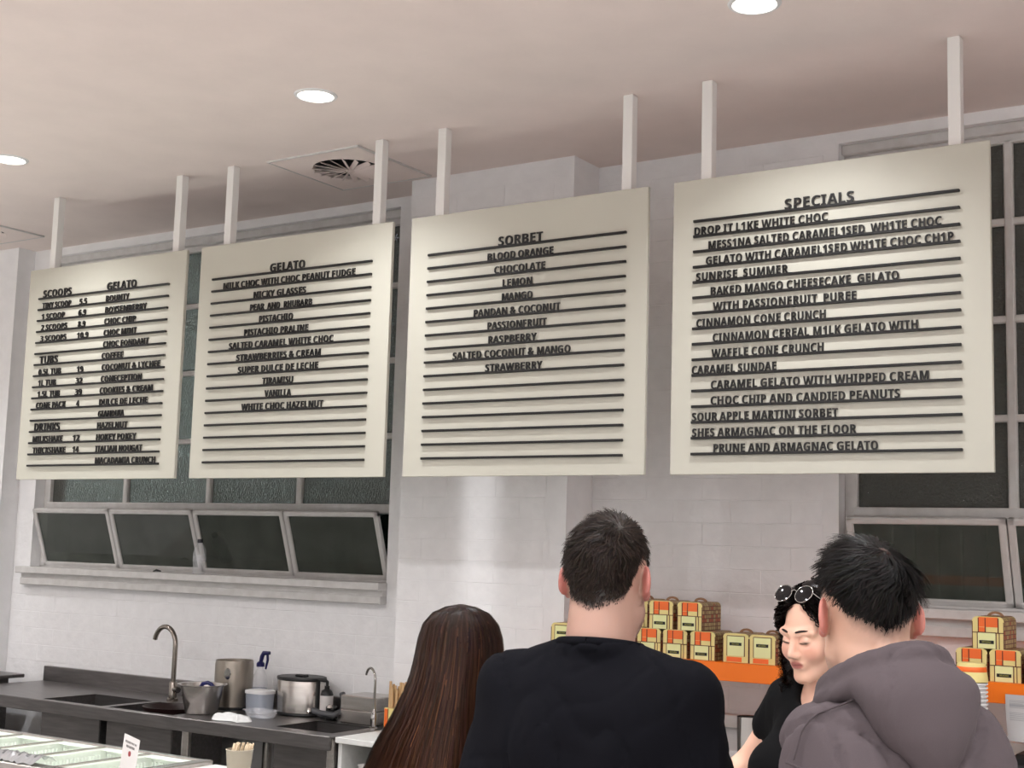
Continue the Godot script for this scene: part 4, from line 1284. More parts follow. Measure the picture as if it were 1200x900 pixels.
# ------------------------------------------------------------------ bodies: smooth unions of tapered limbs, meshed as surface nets
class Blob:
	var lo: Vector3
	var cell: float
	var nx: int
	var ny: int
	var nz: int
	var f: PackedFloat32Array

	func _init(a: Vector3, b: Vector3, c: float) -> void:
		cell = c
		lo = a
		nx = int(ceil((b.x - a.x) / c)) + 1
		ny = int(ceil((b.y - a.y) / c)) + 1
		nz = int(ceil((b.z - a.z) / c)) + 1
		f = PackedFloat32Array()
		f.resize(nx * ny * nz)
		f.fill(1.0)

	func limits(a: Vector3, b: Vector3) -> Array:
		var p := ((a - lo) / cell).floor()
		var q := ((b - lo) / cell).ceil()
		return [maxi(int(p.x), 0), maxi(int(p.y), 0), maxi(int(p.z), 0), mini(int(q.x), nx - 1), mini(int(q.y), ny - 1), mini(int(q.z), nz - 1)]

	# a tapered capsule, joined with softness k; away = true cuts it out instead
	func limb(a: Vector3, b: Vector3, ra: float, rb: float, k := 0.02, away := false) -> void:
		var g := maxf(ra, rb) + k + cell * 2.0
		var m := limits(a.min(b) - Vector3(g, g, g), a.max(b) + Vector3(g, g, g))
		var ba := b - a
		var bb := maxf(ba.dot(ba), 1e-9)
		for z in range(m[2], m[5] + 1):
			for y in range(m[1], m[4] + 1):
				var i: int = (z * ny + y) * nx + m[0]
				var p := Vector3(lo.x + m[0] * cell, lo.y + y * cell, lo.z + z * cell) - a
				for x in range(m[0], m[3] + 1):
					var h := clampf(p.dot(ba) / bb, 0.0, 1.0)
					var d := (p - ba * h).length() - ra - (rb - ra) * h
					var e := f[i]
					if away:
						d = -d
						var w := maxf(k - absf(e - d), 0.0) / k
						f[i] = maxf(e, d) + w * w * k * 0.25
					else:
						var w := maxf(k - absf(e - d), 0.0) / k
						f[i] = minf(e, d) - w * w * k * 0.25
					i += 1
					p.x += cell

	func egg(c: Vector3, r: Vector3, k := 0.02, basis := Basis(), away := false) -> void:
		var g: float = maxf(r.x, maxf(r.y, r.z)) + k + cell * 2.0
		var m := limits(c - Vector3(g, g, g), c + Vector3(g, g, g))
		var inv := basis.transposed()
		for z in range(m[2], m[5] + 1):
			for y in range(m[1], m[4] + 1):
				var i: int = (z * ny + y) * nx + m[0]
				var w0 := Vector3(lo.x + m[0] * cell, lo.y + y * cell, lo.z + z * cell) - c
				for x in range(m[0], m[3] + 1):
					var p := (inv * w0) / r
					var k0 := p.length()
					var k1 := (p / r).length()
					var d := k0 * (k0 - 1.0) / maxf(k1, 1e-6)
					var e := f[i]
					if away:
						d = -d
						var w := maxf(k - absf(e - d), 0.0) / k
						f[i] = maxf(e, d) + w * w * k * 0.25
					else:
						var w := maxf(k - absf(e - d), 0.0) / k
						f[i] = minf(e, d) - w * w * k * 0.25
					i += 1
					w0.x += cell

	func at(p: Vector3) -> float:
		var q := (p - lo) / cell
		var x := clampi(int(q.x), 0, nx - 2)
		var y := clampi(int(q.y), 0, ny - 2)
		var z := clampi(int(q.z), 0, nz - 2)
		var t := q - Vector3(x, y, z)
		var i := (z * ny + y) * nx + x
		var a := lerpf(lerpf(f[i], f[i + 1], t.x), lerpf(f[i + nx], f[i + nx + 1], t.x), t.y)
		i += nx * ny
		var b := lerpf(lerpf(f[i], f[i + 1], t.x), lerpf(f[i + nx], f[i + nx + 1], t.x), t.y)
		return lerpf(a, b, t.z)

	# walk from a point along a direction to the surface
	func hit(p: Vector3, dir: Vector3) -> Vector3:
		for k in 80:
			var d := at(p)
			if absf(d) < 0.0006:
				break
			p += dir * clampf(d * 0.7, -0.02, 0.02)
		return p

	func mesh(st: SurfaceTool, shade: Callable, push = null, cut_low := -100.0) -> void:
		var at_cell := PackedInt32Array()
		at_cell.resize(f.size())
		at_cell.fill(-1)
		var vs := PackedVector3Array()
		var sy := nx
		var sz := nx * ny
		var near := cell * 3.2
		for z in nz - 1:
			for y in ny - 1:
				var i := (z * ny + y) * nx
				for x in nx - 1:
					var c0 := f[i]
					if absf(c0) < near:
						var v: Array[float] = [c0, f[i + 1], f[i + sy], f[i + sy + 1], f[i + sz], f[i + sz + 1], f[i + sz + sy], f[i + sz + sy + 1]]
						var n := 0
						for e in 8:
							if v[e] < 0.0:
								n += 1
						if n > 0 and n < 8:
							var sum := Vector3.ZERO
							var cnt := 0
							for e in 8:
								for bit: int in [1, 2, 4]:
									if e & bit == 0 and (v[e] < 0.0) != (v[e | bit] < 0.0):
										var t: float = v[e] / (v[e] - v[e | bit])
										var p := Vector3(e & 1, (e >> 1) & 1, (e >> 2) & 1)
										if bit == 1: p.x += t
										elif bit == 2: p.y += t
										else: p.z += t
										sum += p
										cnt += 1
							at_cell[i] = vs.size()
							vs.append(lo + (Vector3(x, y, z) + sum / cnt) * cell)
					i += 1
		var tris := PackedInt32Array()
		for z in range(1, nz - 1):
			for y in range(1, ny - 1):
				var i := (z * ny + y) * nx + 1
				for x in range(1, nx - 1):
					if at_cell[i] >= 0 or absf(f[i]) < near:
						var a := f[i] < 0.0
						for ax in 3:
							var step: int = [1, sy, sz][ax]
							if a != (f[i + step] < 0.0):
								var u: int = [sy, sz, 1][ax]
								var w: int = [sz, 1, sy][ax]
								var q0 := at_cell[i - u - w]
								var q1 := at_cell[i - w]
								var q2 := at_cell[i]
								var q3 := at_cell[i - u]
								if q0 >= 0 and q1 >= 0 and q2 >= 0 and q3 >= 0:
									if a:
										tris.append_array([q0, q2, q1, q0, q3, q2])
									else:
										tris.append_array([q0, q1, q2, q0, q2, q3])
					i += 1
		var nn := PackedVector3Array()
		nn.resize(vs.size())
		for pass_k in (2 if push != null else 1):
			nn.fill(Vector3.ZERO)
			for t in range(0, tris.size(), 3):
				var m := (vs[tris[t + 2]] - vs[tris[t]]).cross(vs[tris[t + 1]] - vs[tris[t]])
				nn[tris[t]] += m
				nn[tris[t + 1]] += m
				nn[tris[t + 2]] += m
			for k in nn.size():
				nn[k] = nn[k].normalized()
			if push != null and pass_k == 0:
				for k in vs.size():
					vs[k] += nn[k] * float(push.call(vs[k], nn[k]))
		for t in range(0, tris.size(), 3):
			if cut_low > -99.0 and minf(vs[tris[t]].y, minf(vs[tris[t + 1]].y, vs[tris[t + 2]].y)) < cut_low:
				continue
			for e in 3:
				var k := tris[t + e]
				st.set_normal(nn[k])
				st.set_color(shade.call(vs[k], nn[k]))
				st.set_uv(Vector2(vs[k].x, vs[k].y))
				st.add_vertex(vs[k])

func skin_material(called: String) -> StandardMaterial3D:
	var m := mat(called, Color(1, 1, 1), 0.48)
	m.vertex_color_use_as_albedo = true
	m.subsurf_scatter_enabled = true
	m.subsurf_scatter_strength = 0.08
	return m

func hair_material(called: String, rough := 0.38) -> StandardMaterial3D:
	var m := mat(called, Color(1, 1, 1), rough)
	m.vertex_color_use_as_albedo = true
	m.metallic_specular = 0.3
	return m

func fabric(called: String, c: Color, sheen := 0.3, sd := 61) -> StandardMaterial3D:
	var m := mat(called, c, 0.9)
	m.rim_enabled = true
	m.rim = sheen
	m.rim_tint = 0.6
	m.metallic_specular = 0.2
	grain(m, 0.06, 0.08, Color(0.86, 0.86, 0.86), Color(1, 1, 1), 0.02, sd)
	return m

# local frame of a head: origin between the ears, face towards -z
func add_head(st: SurfaceTool, T: Transform3D, cell: float, skin: Color, opt := {}) -> Blob:
	var s: float = opt.get("scale", 1.0)
	var woman: bool = opt.get("woman", false)
	var B := Blob.new(Vector3(-0.115, -0.20, -0.145) * s, Vector3(0.115, 0.14, 0.125) * s, cell)
	B.egg(Vector3(0, 0.030, 0.012) * s, Vector3(0.0755, 0.092, 0.094) * s, 0.001)
	B.egg(Vector3(0, -0.030, -0.030) * s, Vector3(0.060, 0.080, 0.064) * s, 0.03)
	if not opt.get("plain", false):
		var jw := 0.040 if woman else 0.050
		B.limb(Vector3(-jw, -0.075, -0.012) * s, Vector3(-0.012, -0.104, -0.070) * s, 0.021 * s, 0.017 * s, 0.025)
		B.limb(Vector3(jw, -0.075, -0.012) * s, Vector3(0.012, -0.104, -0.070) * s, 0.021 * s, 0.017 * s, 0.025)
		for x: float in [-1.0, 1.0]:
			B.egg(Vector3(x * 0.038, -0.034, -0.064) * s, Vector3(0.027, 0.027, 0.024) * s, 0.018)
			B.limb(Vector3(x * 0.050, 0.018, -0.074) * s, Vector3(x * 0.012, 0.016, -0.090) * s, 0.010 * s, 0.009 * s, 0.014)
			B.egg(Vector3(x * 0.031, -0.004, -0.098) * s, Vector3(0.019, 0.011, 0.013) * s, 0.012, Basis(), true)
			B.egg(Vector3(x * 0.031, -0.004, -0.0800) * s, Vector3(0.0155, 0.0125, 0.0125) * s, 0.004)
			B.limb(Vector3(x * 0.019, -0.0075, -0.0905) * s, Vector3(x * 0.043, -0.0065, -0.0845) * s, 0.0030 * s, 0.0026 * s, 0.003)
			B.egg(Vector3(x * 0.0115, -0.041, -0.101) * s, Vector3(0.0085, 0.0075, 0.0095) * s, 0.006)
		B.limb(Vector3(0, 0.008, -0.089) * s, Vector3(0, -0.034, -0.110) * s, 0.0075 * s, 0.0105 * s, 0.010)
		B.egg(Vector3(0, -0.066, -0.083) * s, Vector3(0.025, 0.018, 0.013) * s, 0.014)
		B.limb(Vector3(-0.019, -0.0645, -0.0905) * s, Vector3(0, -0.0615, -0.0945) * s, 0.0035 * s, 0.0045 * s, 0.005)
		B.limb(Vector3(0.019, -0.0645, -0.0905) * s, Vector3(0, -0.0615, -0.0945) * s, 0.0035 * s, 0.0045 * s, 0.005)
		B.limb(Vector3(-0.012, -0.0735, -0.0880) * s, Vector3(0.012, -0.0735, -0.0880) * s, 0.0055 * s, 0.0055 * s, 0.005)
		B.limb(Vector3(-0.020, -0.0682, -0.0945) * s, Vector3(0.020, -0.0682, -0.0945) * s, 0.0022 * s, 0.0022 * s, 0.003, true)
	else:
		for x: float in [-1.0, 1.0]:
			B.limb(Vector3(x * 0.050, -0.065, -0.005) * s, Vector3(x * 0.012, -0.102, -0.072) * s, 0.022 * s, 0.020 * s, 0.03)
		B.limb(Vector3(0, 0.01, -0.088) * s, Vector3(0, -0.034, -0.110) * s, 0.009 * s, 0.013 * s, 0.012)
	for x: float in [-1.0, 1.0]:
		var eb := Basis(Vector3.UP, x * 0.62) * Basis(Vector3.RIGHT, -0.12)
		B.egg(Vector3(x * 0.0815, -0.004, 0.018) * s, Vector3(0.0075, 0.032, 0.0195) * s, 0.006, eb)
		B.egg(Vector3(x * 0.0795, -0.027, 0.006) * s, Vector3(0.0075, 0.013, 0.010) * s, 0.006, eb)
		B.egg(Vector3(x * 0.0895, -0.001, 0.013) * s, Vector3(0.0055, 0.021, 0.011) * s, 0.004, eb, true)
	var nr: float = opt.get("neck", 0.058)
	var nt: Vector3 = opt.get("neck_to", Vector3(0, -0.20, 0.045))
	B.limb(Vector3(0, -0.045, 0.022) * s, nt * s, nr * s, nr * 1.04 * s, 0.022)
	var tint: Callable = opt.get("tint", func(_p: Vector3, _n: Vector3) -> Color: return skin)
	var raw := tool()
	B.mesh(raw, func(p: Vector3, n: Vector3) -> Color: return tint.call(p / s, n), null, -0.192 * s)
	st.append_from(raw.commit(), 0, T)
	return B

func add_hand(st: SurfaceTool, wrist: Vector3, towards: Vector3, palm_to: Vector3, side: float, skin: Color, curl := 0.5) -> void:
	# fingers run along `towards`; the palm looks along `palm_to`; side +1 puts the thumb on the right of towards seen from the palm
	var d := towards.normalized()
	var n := (palm_to - d * palm_to.dot(d)).normalized()
	var r := d.cross(n).normalized() * side
	var B := Blob.new(wrist - Vector3(0.14, 0.14, 0.14) + d * 0.07, wrist + Vector3(0.14, 0.14, 0.14) + d * 0.07, 0.004)
	B.limb(wrist - d * 0.04, wrist + d * 0.01, 0.025, 0.024, 0.001)
	for k in 4:
		var off := (float(k) - 1.5) * 0.0185
		var root := wrist + d * (0.082 - 0.004 * absf(k - 1.2)) - r * off
		B.limb(wrist + d * 0.015 - r * off * 0.6, root, 0.0155, 0.0105, 0.012)
		var l: float = [0.072, 0.080, 0.074, 0.058][k]
		var a := root
		var ang := 0.15
		for j in 3:
			ang += curl * [0.5, 0.8, 0.5][j]
			var e: Vector3 = a + (d * cos(ang) + n * sin(ang)) * l * [0.45, 0.32, 0.23][j]
			B.limb(a, e, 0.0095 - 0.0009 * j, 0.0088 - 0.0009 * j, 0.003)
			a = e
	var th := wrist + d * 0.028 + r * 0.026
	B.limb(wrist + d * 0.012 + r * 0.012, th, 0.016, 0.0135, 0.012)
	var t1 := th + (d * 0.75 + r * 0.55 + n * 0.35).normalized() * 0.036
	var t2 := t1 + (d * 0.9 + r * 0.15 + n * 0.45).normalized() * 0.028
	B.limb(th, t1, 0.0125, 0.0105, 0.006)
	B.limb(t1, t2, 0.0102, 0.0088, 0.004)
	B.mesh(st, func(_p: Vector3, _n: Vector3) -> Color: return skin)

# ------------------------------------------------------------------ hair
# one flat tapering lock through the points
func lock(st: SurfaceTool, pts: PackedVector3Array, outs: PackedVector3Array, width: float, c: Color, tip := 0.25, c2 := Color(-1, 0, 0)) -> void:
	var n := pts.size()
	var left := PackedVector3Array()
	var right := PackedVector3Array()
	for i in n:
		var t := (pts[mini(i + 1, n - 1)] - pts[maxi(i - 1, 0)]).normalized()
		var sd := t.cross(outs[i]).normalized()
		var w := width * lerpf(1.0, tip, float(i) / (n - 1)) * 0.5
		left.append(pts[i] - sd * w)
		right.append(pts[i] + sd * w)
	for i in n - 1:
		var ca := c if c2.r < 0.0 else c.lerp(c2, float(i) / (n - 1))
		var cb := c if c2.r < 0.0 else c.lerp(c2, float(i + 1) / (n - 1))
		for e: Array in [[left[i], outs[i], ca], [right[i + 1], outs[i + 1], cb], [right[i], outs[i], ca], [left[i], outs[i], ca], [left[i + 1], outs[i + 1], cb], [right[i + 1], outs[i + 1], cb]]:
			st.set_normal(e[1])
			st.set_color(e[2])
			st.add_vertex(e[0])

# short hair lying on the skull of add_head(): flow(p) says which way it lies, grow(p) gives [length, lift] or [0, 0] where none grows
func short_hair(st: SurfaceTool, head: Blob, T: Transform3D, s: float, count: int, width: float, base: Color, grow: Callable, flow: Callable, sd: int) -> void:
	var r := RandomNumberGenerator.new()
	r.seed = sd
	var c := Vector3(0, 0.030, 0.012)
	var rad := Vector3(0.0755, 0.092, 0.094)
	var clump := noise(1.0, 2, sd)
	var made := 0
	var tries := 0
	while made < count and tries < count * 6:
		tries += 1
		var u := Vector3(r.randfn(), r.randfn(), r.randfn()).normalized()
		if u.y < -0.9:
			continue
		var p := head.hit((c + u * 0.15) * s, -u) / s
		var g: Array = grow.call(p, r)
		var l: float = g[0]
		if l <= 0.0:
			continue
		var ps := p * s
		var n := Vector3(head.at(ps + Vector3(0.004, 0, 0)) - head.at(ps - Vector3(0.004, 0, 0)), head.at(ps + Vector3(0, 0.004, 0)) - head.at(ps - Vector3(0, 0.004, 0)), head.at(ps + Vector3(0, 0, 0.004)) - head.at(ps - Vector3(0, 0, 0.004))).normalized()
		var t: Vector3 = flow.call(p, r)
		t = (t - n * t.dot(n)).normalized()
		t = (t + clump.get_noise_3dv(p * 28.0) * n.cross(t) * 1.6 + Vector3(r.randfn(), r.randfn(), r.randfn()) * 0.14).normalized()
		var lift: float = g[1] * (1.0 + 0.9 * clump.get_noise_3dv(p * 34.0 + Vector3(9, 0, 0)))
		var pts := PackedVector3Array()
		var outs := PackedVector3Array()
		var q := p - n * 0.001
		var segs := 4
		for i in segs + 1:
			pts.append(q * s)
			var m := (((q - c) / rad) / rad).normalized() if p.y > 0.02 else n
			outs.append((m + Vector3(r.randfn(), r.randfn(), r.randfn()) * 0.12).normalized())
			var up := lift * (1.0 - 0.75 * float(i) / segs)
			t = (t - m * t.dot(m)).normalized()
			q += (t + m * up).normalized() * l / segs
		var k := r.randf_range(0.35, 1.5) * (1.0 + 0.5 * clump.get_noise_3dv(p * 40.0 + Vector3(0, 7, 0)))
		lock(st, T_points(T, pts), T_dirs(T, outs), width * r.randf_range(0.7, 1.3), Color(base.r * k, base.g * k, base.b * k), 0.3)
		made += 1

func T_points(T: Transform3D, a: PackedVector3Array) -> PackedVector3Array:
	var o := PackedVector3Array()
	for p in a:
		o.append(T * p)
	return o

func T_dirs(T: Transform3D, a: PackedVector3Array) -> PackedVector3Array:
	var o := PackedVector3Array()
	for p in a:
		o.append((T.basis * p).normalized())
	return o

# ------------------------------------------------------------------ clothed bodies (feet on the floor, facing -z)
# J: neck, shoulder half width, per side elbow and wrist; sizes scale the girth
func torso(B: Blob, J: Dictionary, grow: float) -> void:
	var ny: float = J.neck          # height of the pit of the neck
	var w: float = J.half           # shoulder joint from the midline
	var fat: float = J.get("fat", 1.0)
	B.egg(Vector3(0, ny - 0.20, 0.012), Vector3(w * 0.98 * fat + grow, 0.21, 0.112 * fat + grow), 0.01)
	B.egg(Vector3(0, ny - 0.06, 0.035), Vector3(w * 0.80 + grow, 0.085, 0.080 + grow), 0.05)
	for s: float in [-1.0, 1.0]:
		B.limb(Vector3(s * 0.03, ny + 0.012, 0.035), Vector3(s * w * 0.95, ny - 0.045, 0.02), 0.038 + grow, 0.058 + grow, 0.05)
		B.egg(Vector3(s * 0.085, ny - 0.14, 0.075), Vector3(0.09 + grow, 0.11, 0.055 + grow), 0.05)
		if J.get("woman", false):
			B.egg(Vector3(s * 0.075, ny - 0.20, -0.085), Vector3(0.075 + grow, 0.075, 0.06 + grow), 0.04)
	B.egg(Vector3(0, ny - 0.42, 0.0), Vector3(w * 0.86 * fat + grow, 0.20, 0.108 * fat + grow), 0.05)
	B.egg(Vector3(0, ny - 0.56, 0.01), Vector3(w * 0.90 * fat + grow, 0.13, 0.122 * fat + grow), 0.05)

func legs(B: Blob, J: Dictionary, grow: float) -> void:
	var hip: float = J.neck - 0.56
	for s: float in [-1.0, 1.0]:
		B.limb(Vector3(s * 0.09, hip, 0.01), Vector3(s * 0.10, hip * 0.55, -0.005), 0.085 + grow, 0.060 + grow, 0.03)
		B.limb(Vector3(s * 0.10, hip * 0.55, -0.005), Vector3(s * 0.10, 0.09, 0.02), 0.058 + grow, 0.042 + grow, 0.02)

func person_base(label: String, at: Vector3, yaw: float) -> Node3D:
	return thing("person", label, "person", at, yaw)

func plain_limbs(st: SurfaceTool, J: Dictionary, skin: Color) -> void:
	# skin under the clothes and bare arms, continuous with head and hands
	var B := Blob.new(Vector3(-0.42, 0.0, -0.45), Vector3(0.42, J.neck + 0.12, 0.26), 0.013)
	torso(B, J, -0.024)
	legs(B, J, -0.012)
	for s in 2:
		var sg := -1.0 if s == 0 else 1.0
		var sh := Vector3(sg * J.half, J.neck - 0.055, 0.02)
		B.limb(sh, J.elbow[s], 0.046, 0.040, 0.02)
		B.limb(J.elbow[s], J.wrist[s], 0.041, 0.027, 0.015)
		B.limb(Vector3(sg * 0.10, 0.08, 0.02), Vector3(sg * 0.11, 0.045, -0.12), 0.038, 0.030, 0.02)
	B.limb(Vector3(0, J.neck - 0.03, 0.03), J.get("throat", Vector3(0, J.neck + 0.07, 0.02)), 0.062, 0.056, 0.03)
	B.mesh(st, func(_p: Vector3, _n: Vector3) -> Color: return skin)
	for s in 2:
		var sg := -1.0 if s == 0 else 1.0
		var dir: Vector3 = (J.wrist[s] - J.elbow[s]).normalized()
		add_hand(st, J.wrist[s], dir, Vector3(-sg, -0.2, 0.15), sg, skin, 0.45)

func trousers(o: Node3D, J: Dictionary, m: Material) -> void:
	var st := tool()
	var B := Blob.new(Vector3(-0.28, 0.0, -0.2), Vector3(0.28, J.neck - 0.40, 0.24), 0.015)
	B.egg(Vector3(0, J.neck - 0.56, 0.01), Vector3(J.half * 0.92, 0.14, 0.128), 0.01)
	legs(B, J, 0.012)
	B.mesh(st, func(_p: Vector3, _n: Vector3) -> Color: return Color.WHITE)
	part("trousers", st.commit(), m, o)
	for s: float in [-1.0, 1.0]:
		st = tool()
		var F := Blob.new(Vector3(s * 0.11 - 0.08, -0.02, -0.22), Vector3(s * 0.11 + 0.08, 0.14, 0.12), 0.009)
		F.limb(Vector3(s * 0.10, 0.050, 0.045), Vector3(s * 0.115, 0.036, -0.13), 0.045, 0.034, 0.01)
		F.limb(Vector3(s * 0.10, 0.10, 0.035), Vector3(s * 0.10, 0.05, 0.03), 0.044, 0.045, 0.02)
		F.limb(Vector3(s * 0.10, -0.06, 0.06), Vector3(s * 0.115, -0.06, -0.16), 0.062, 0.062, 0.004, true)
		F.mesh(st, func(_p: Vector3, _n: Vector3) -> Color: return Color.WHITE)
		part("shoe", st.commit(), M.shoe_black, o)

# creases: soft ridges that hang from shoulders and spine, finer towards the waist
func creases(sd: int, deep: float) -> Callable:
	var a := noise(3.2, 2, sd)
	var b := noise(9.0, 2, sd + 1)
	return func(p: Vector3, _n: Vector3) -> float:
		return deep * (a.get_noise_3d(p.x * 2.2, p.y * 0.7 + p.x, p.z * 2.0) * 1.0 + 0.35 * b.get_noise_3d(p.x * 1.5, p.y * 0.6, p.z * 1.5))

# heavier cloth: narrow valleys between broad soft ridges
func folds(sd: int, deep: float) -> Callable:
	var a := noise(1.0, 1, sd)
	var b := noise(1.0, 1, sd + 3)
	return func(p: Vector3, _n: Vector3) -> float:
		var u := a.get_noise_3d(p.x * 7.0 + p.y * 2.5, p.y * 2.4, p.z * 6.0)
		var v := b.get_noise_3d(p.x * 5.0 - p.y * 4.0, p.y * 4.5, p.z * 5.0)
		return deep * (0.35 * u - 0.9 * pow(maxf(0.0, 1.0 - absf(u) * 5.0), 2.0) * 0.45 + 0.25 * v - 0.5 * pow(maxf(0.0, 1.0 - absf(v) * 6.0), 2.0) * 0.4)

func people() -> void:
	mat("shoe_black", Color(0.06, 0.06, 0.065), 0.5)
	fabric("tee_black", Color(0.06, 0.06, 0.08), 0.03, 63)
	fabric("tee_black_plain", Color(0.09, 0.09, 0.095), 0.06, 65)
	fabric("denim_dark", Color(0.08, 0.085, 0.11), 0.2, 67)
	fabric("hoodie_grey", Color(0.35, 0.315, 0.325), 0.18, 69)
	fabric("top_dark", Color(0.10, 0.09, 0.10), 0.06, 71)
	mat("brow", Color(0.12, 0.09, 0.08), 0.7)
	mat("hoodie_seam", Color(0.25, 0.215, 0.225), 0.9)
	mat("dark_lens", Color(0.03, 0.03, 0.05), 0.08)
	man_in_black()
	long_hair_woman()
	hoodie_man()
	server()

func lin(r: float, g: float, b: float) -> Color:
	return Color(r, g, b).srgb_to_linear()

func man_in_black() -> void:
	var o := person_base("person in a plain black T-shirt with short cropped brown hair seen from behind", Vector3(-1.335, 0, -2.375), 0.20)
	var J := {"neck": 1.415, "half": 0.185, "elbow": [Vector3(-0.228, 1.10, 0.03), Vector3(0.228, 1.10, 0.03)], "wrist": [Vector3(-0.25, 0.85, -0.06), Vector3(0.25, 0.85, -0.06)], "throat": Vector3(0, 1.50, 0.005)}
	var skin := lin(0.66, 0.52, 0.46)
	var st := tool()
	plain_limbs(st, J, skin)
	var T := Transform3D(Basis(Vector3.UP, -0.04) * Basis(Vector3.RIGHT, -0.10), Vector3(0.0, 1.579, -0.035))
	var scalp := lin(0.15, 0.115, 0.095)
	var low := func(p: Vector3) -> float:
		var az := absf(atan2(p.x, p.z - 0.012))
		var y: float = lerpf(-0.066, -0.046, clampf(az / 0.75, 0.0, 1.0))
		y = lerpf(y, 0.036, smoothstep(0.75, 1.35, az))
		y = lerpf(y, 0.015, smoothstep(1.6, 1.85, az))
		return lerpf(y, 0.092, smoothstep(1.9, 2.45, az))
	var spot := noise(160.0, 2, 81)
	var tint := func(p: Vector3, _n: Vector3) -> Color:
		var e: float = p.y - low.call(p) + 0.006 * spot.get_noise_3dv(p * 3.0)
		var inside := Vector2(p.x, p.y).length()
		if absf(p.x) > 0.077 and p.y < 0.035 and p.z < 0.05:
			return lin(0.68, 0.42, 0.38)
		var c := skin
		if inside < 1.0 and p.y > -0.085:
			c = c.lerp(scalp, smoothstep(-0.004, 0.012, e))
		# stubble along the jaw
		if p.y < -0.03 and p.z < 0.0:
			c = c.lerp(lin(0.45, 0.35, 0.31), 0.55 * smoothstep(0.0, 0.03, -0.03 - p.y) * (0.7 + 0.6 * spot.get_noise_3dv(p * 4.0)))
		return c
	var hd := add_head(st, T, 0.0042, skin, {"plain": true, "neck": 0.065, "neck_to": Vector3(0, -0.20, 0.040), "tint": tint, "scale": 1.03})
	part("body", st.commit(), skin_material("skin_man"), o)
	st = tool()
	var grow := func(p: Vector3, r: RandomNumberGenerator) -> Array:
		var e: float = p.y - low.call(p)
		if absf(p.x) > 0.0765 and p.y < 0.035:
			return [0.0, 0.0]
		if e < 0.0 or r.randf() > smoothstep(-0.006, 0.012 if p.z > 0.04 else 0.03, e):
			return [0.0, 0.0]
		return [lerpf(0.004, 0.030, smoothstep(-0.01, 0.085, e)) * r.randf_range(0.6, 1.25), lerpf(0.35, 0.55, smoothstep(0.02, 0.1, e))]
	var flow := func(p: Vector3, _r: RandomNumberGenerator) -> Vector3:
		var crown := Vector3(0.012, 0.10, 0.062)
		var d := p - crown
		var swirl := Vector3.UP.cross(d) * 0.7 * clampf(1.0 - d.length() / 0.11, 0.0, 1.0)
		return d + swirl + Vector3(-0.045, -0.02, 0.0)
	short_hair(st, hd, T, 1.03, 7000, 0.0026, lin(0.155, 0.12, 0.10), grow, flow, 91)
	part("hair", st.commit(), hair_material("hair_brown", 0.55), o)
	# shirt
	st = tool()
	var B := Blob.new(Vector3(-0.36, 0.72, -0.22), Vector3(0.36, 1.56, 0.26), 0.0095)
	torso(B, J, 0.008)
	for s in 2:
		var sg := -1.0 if s == 0 else 1.0
		B.limb(Vector3(sg * 0.175, 1.352, 0.02), Vector3(sg * 0.218, 1.155, 0.03), 0.064, 0.066, 0.04)
	# the cloth rises to a ribbed collar round the neck
	var ring: Array = []
	for i in 33:
		var a := TAU * i / 32
		var d := Vector3(sin(a), 0, cos(a))
		ring.append(Vector3(d.x * 0.080, 1.452 + 0.012 * d.z, 0.014 + d.z * 0.079))
	for i in 32:
		B.limb(ring[i] + Vector3(0, -0.012, 0), ring[i + 1] + Vector3(0, -0.012, 0), 0.010, 0.010, 0.012)
	B.limb(Vector3(0, 1.60, 0.0), Vector3(0, 1.46, 0.014), 0.071, 0.071, 0.006, true)
	B.limb(Vector3(0, 1.53, 0.014), Vector3(0, 1.60, 0.014), 0.082, 0.2, 0.006, true)
	B.mesh(st, func(_p: Vector3, _n: Vector3) -> Color: return Color.WHITE, folds(101, 0.014), 0.75)
	part("shirt", st.commit(), M.tee_black, o)
	st = tool()
	add_tube(st, ring, 0.0095, 10, false)
	part("collar", st.commit(), M.tee_black, o)
	trousers(o, J, M.denim_dark)

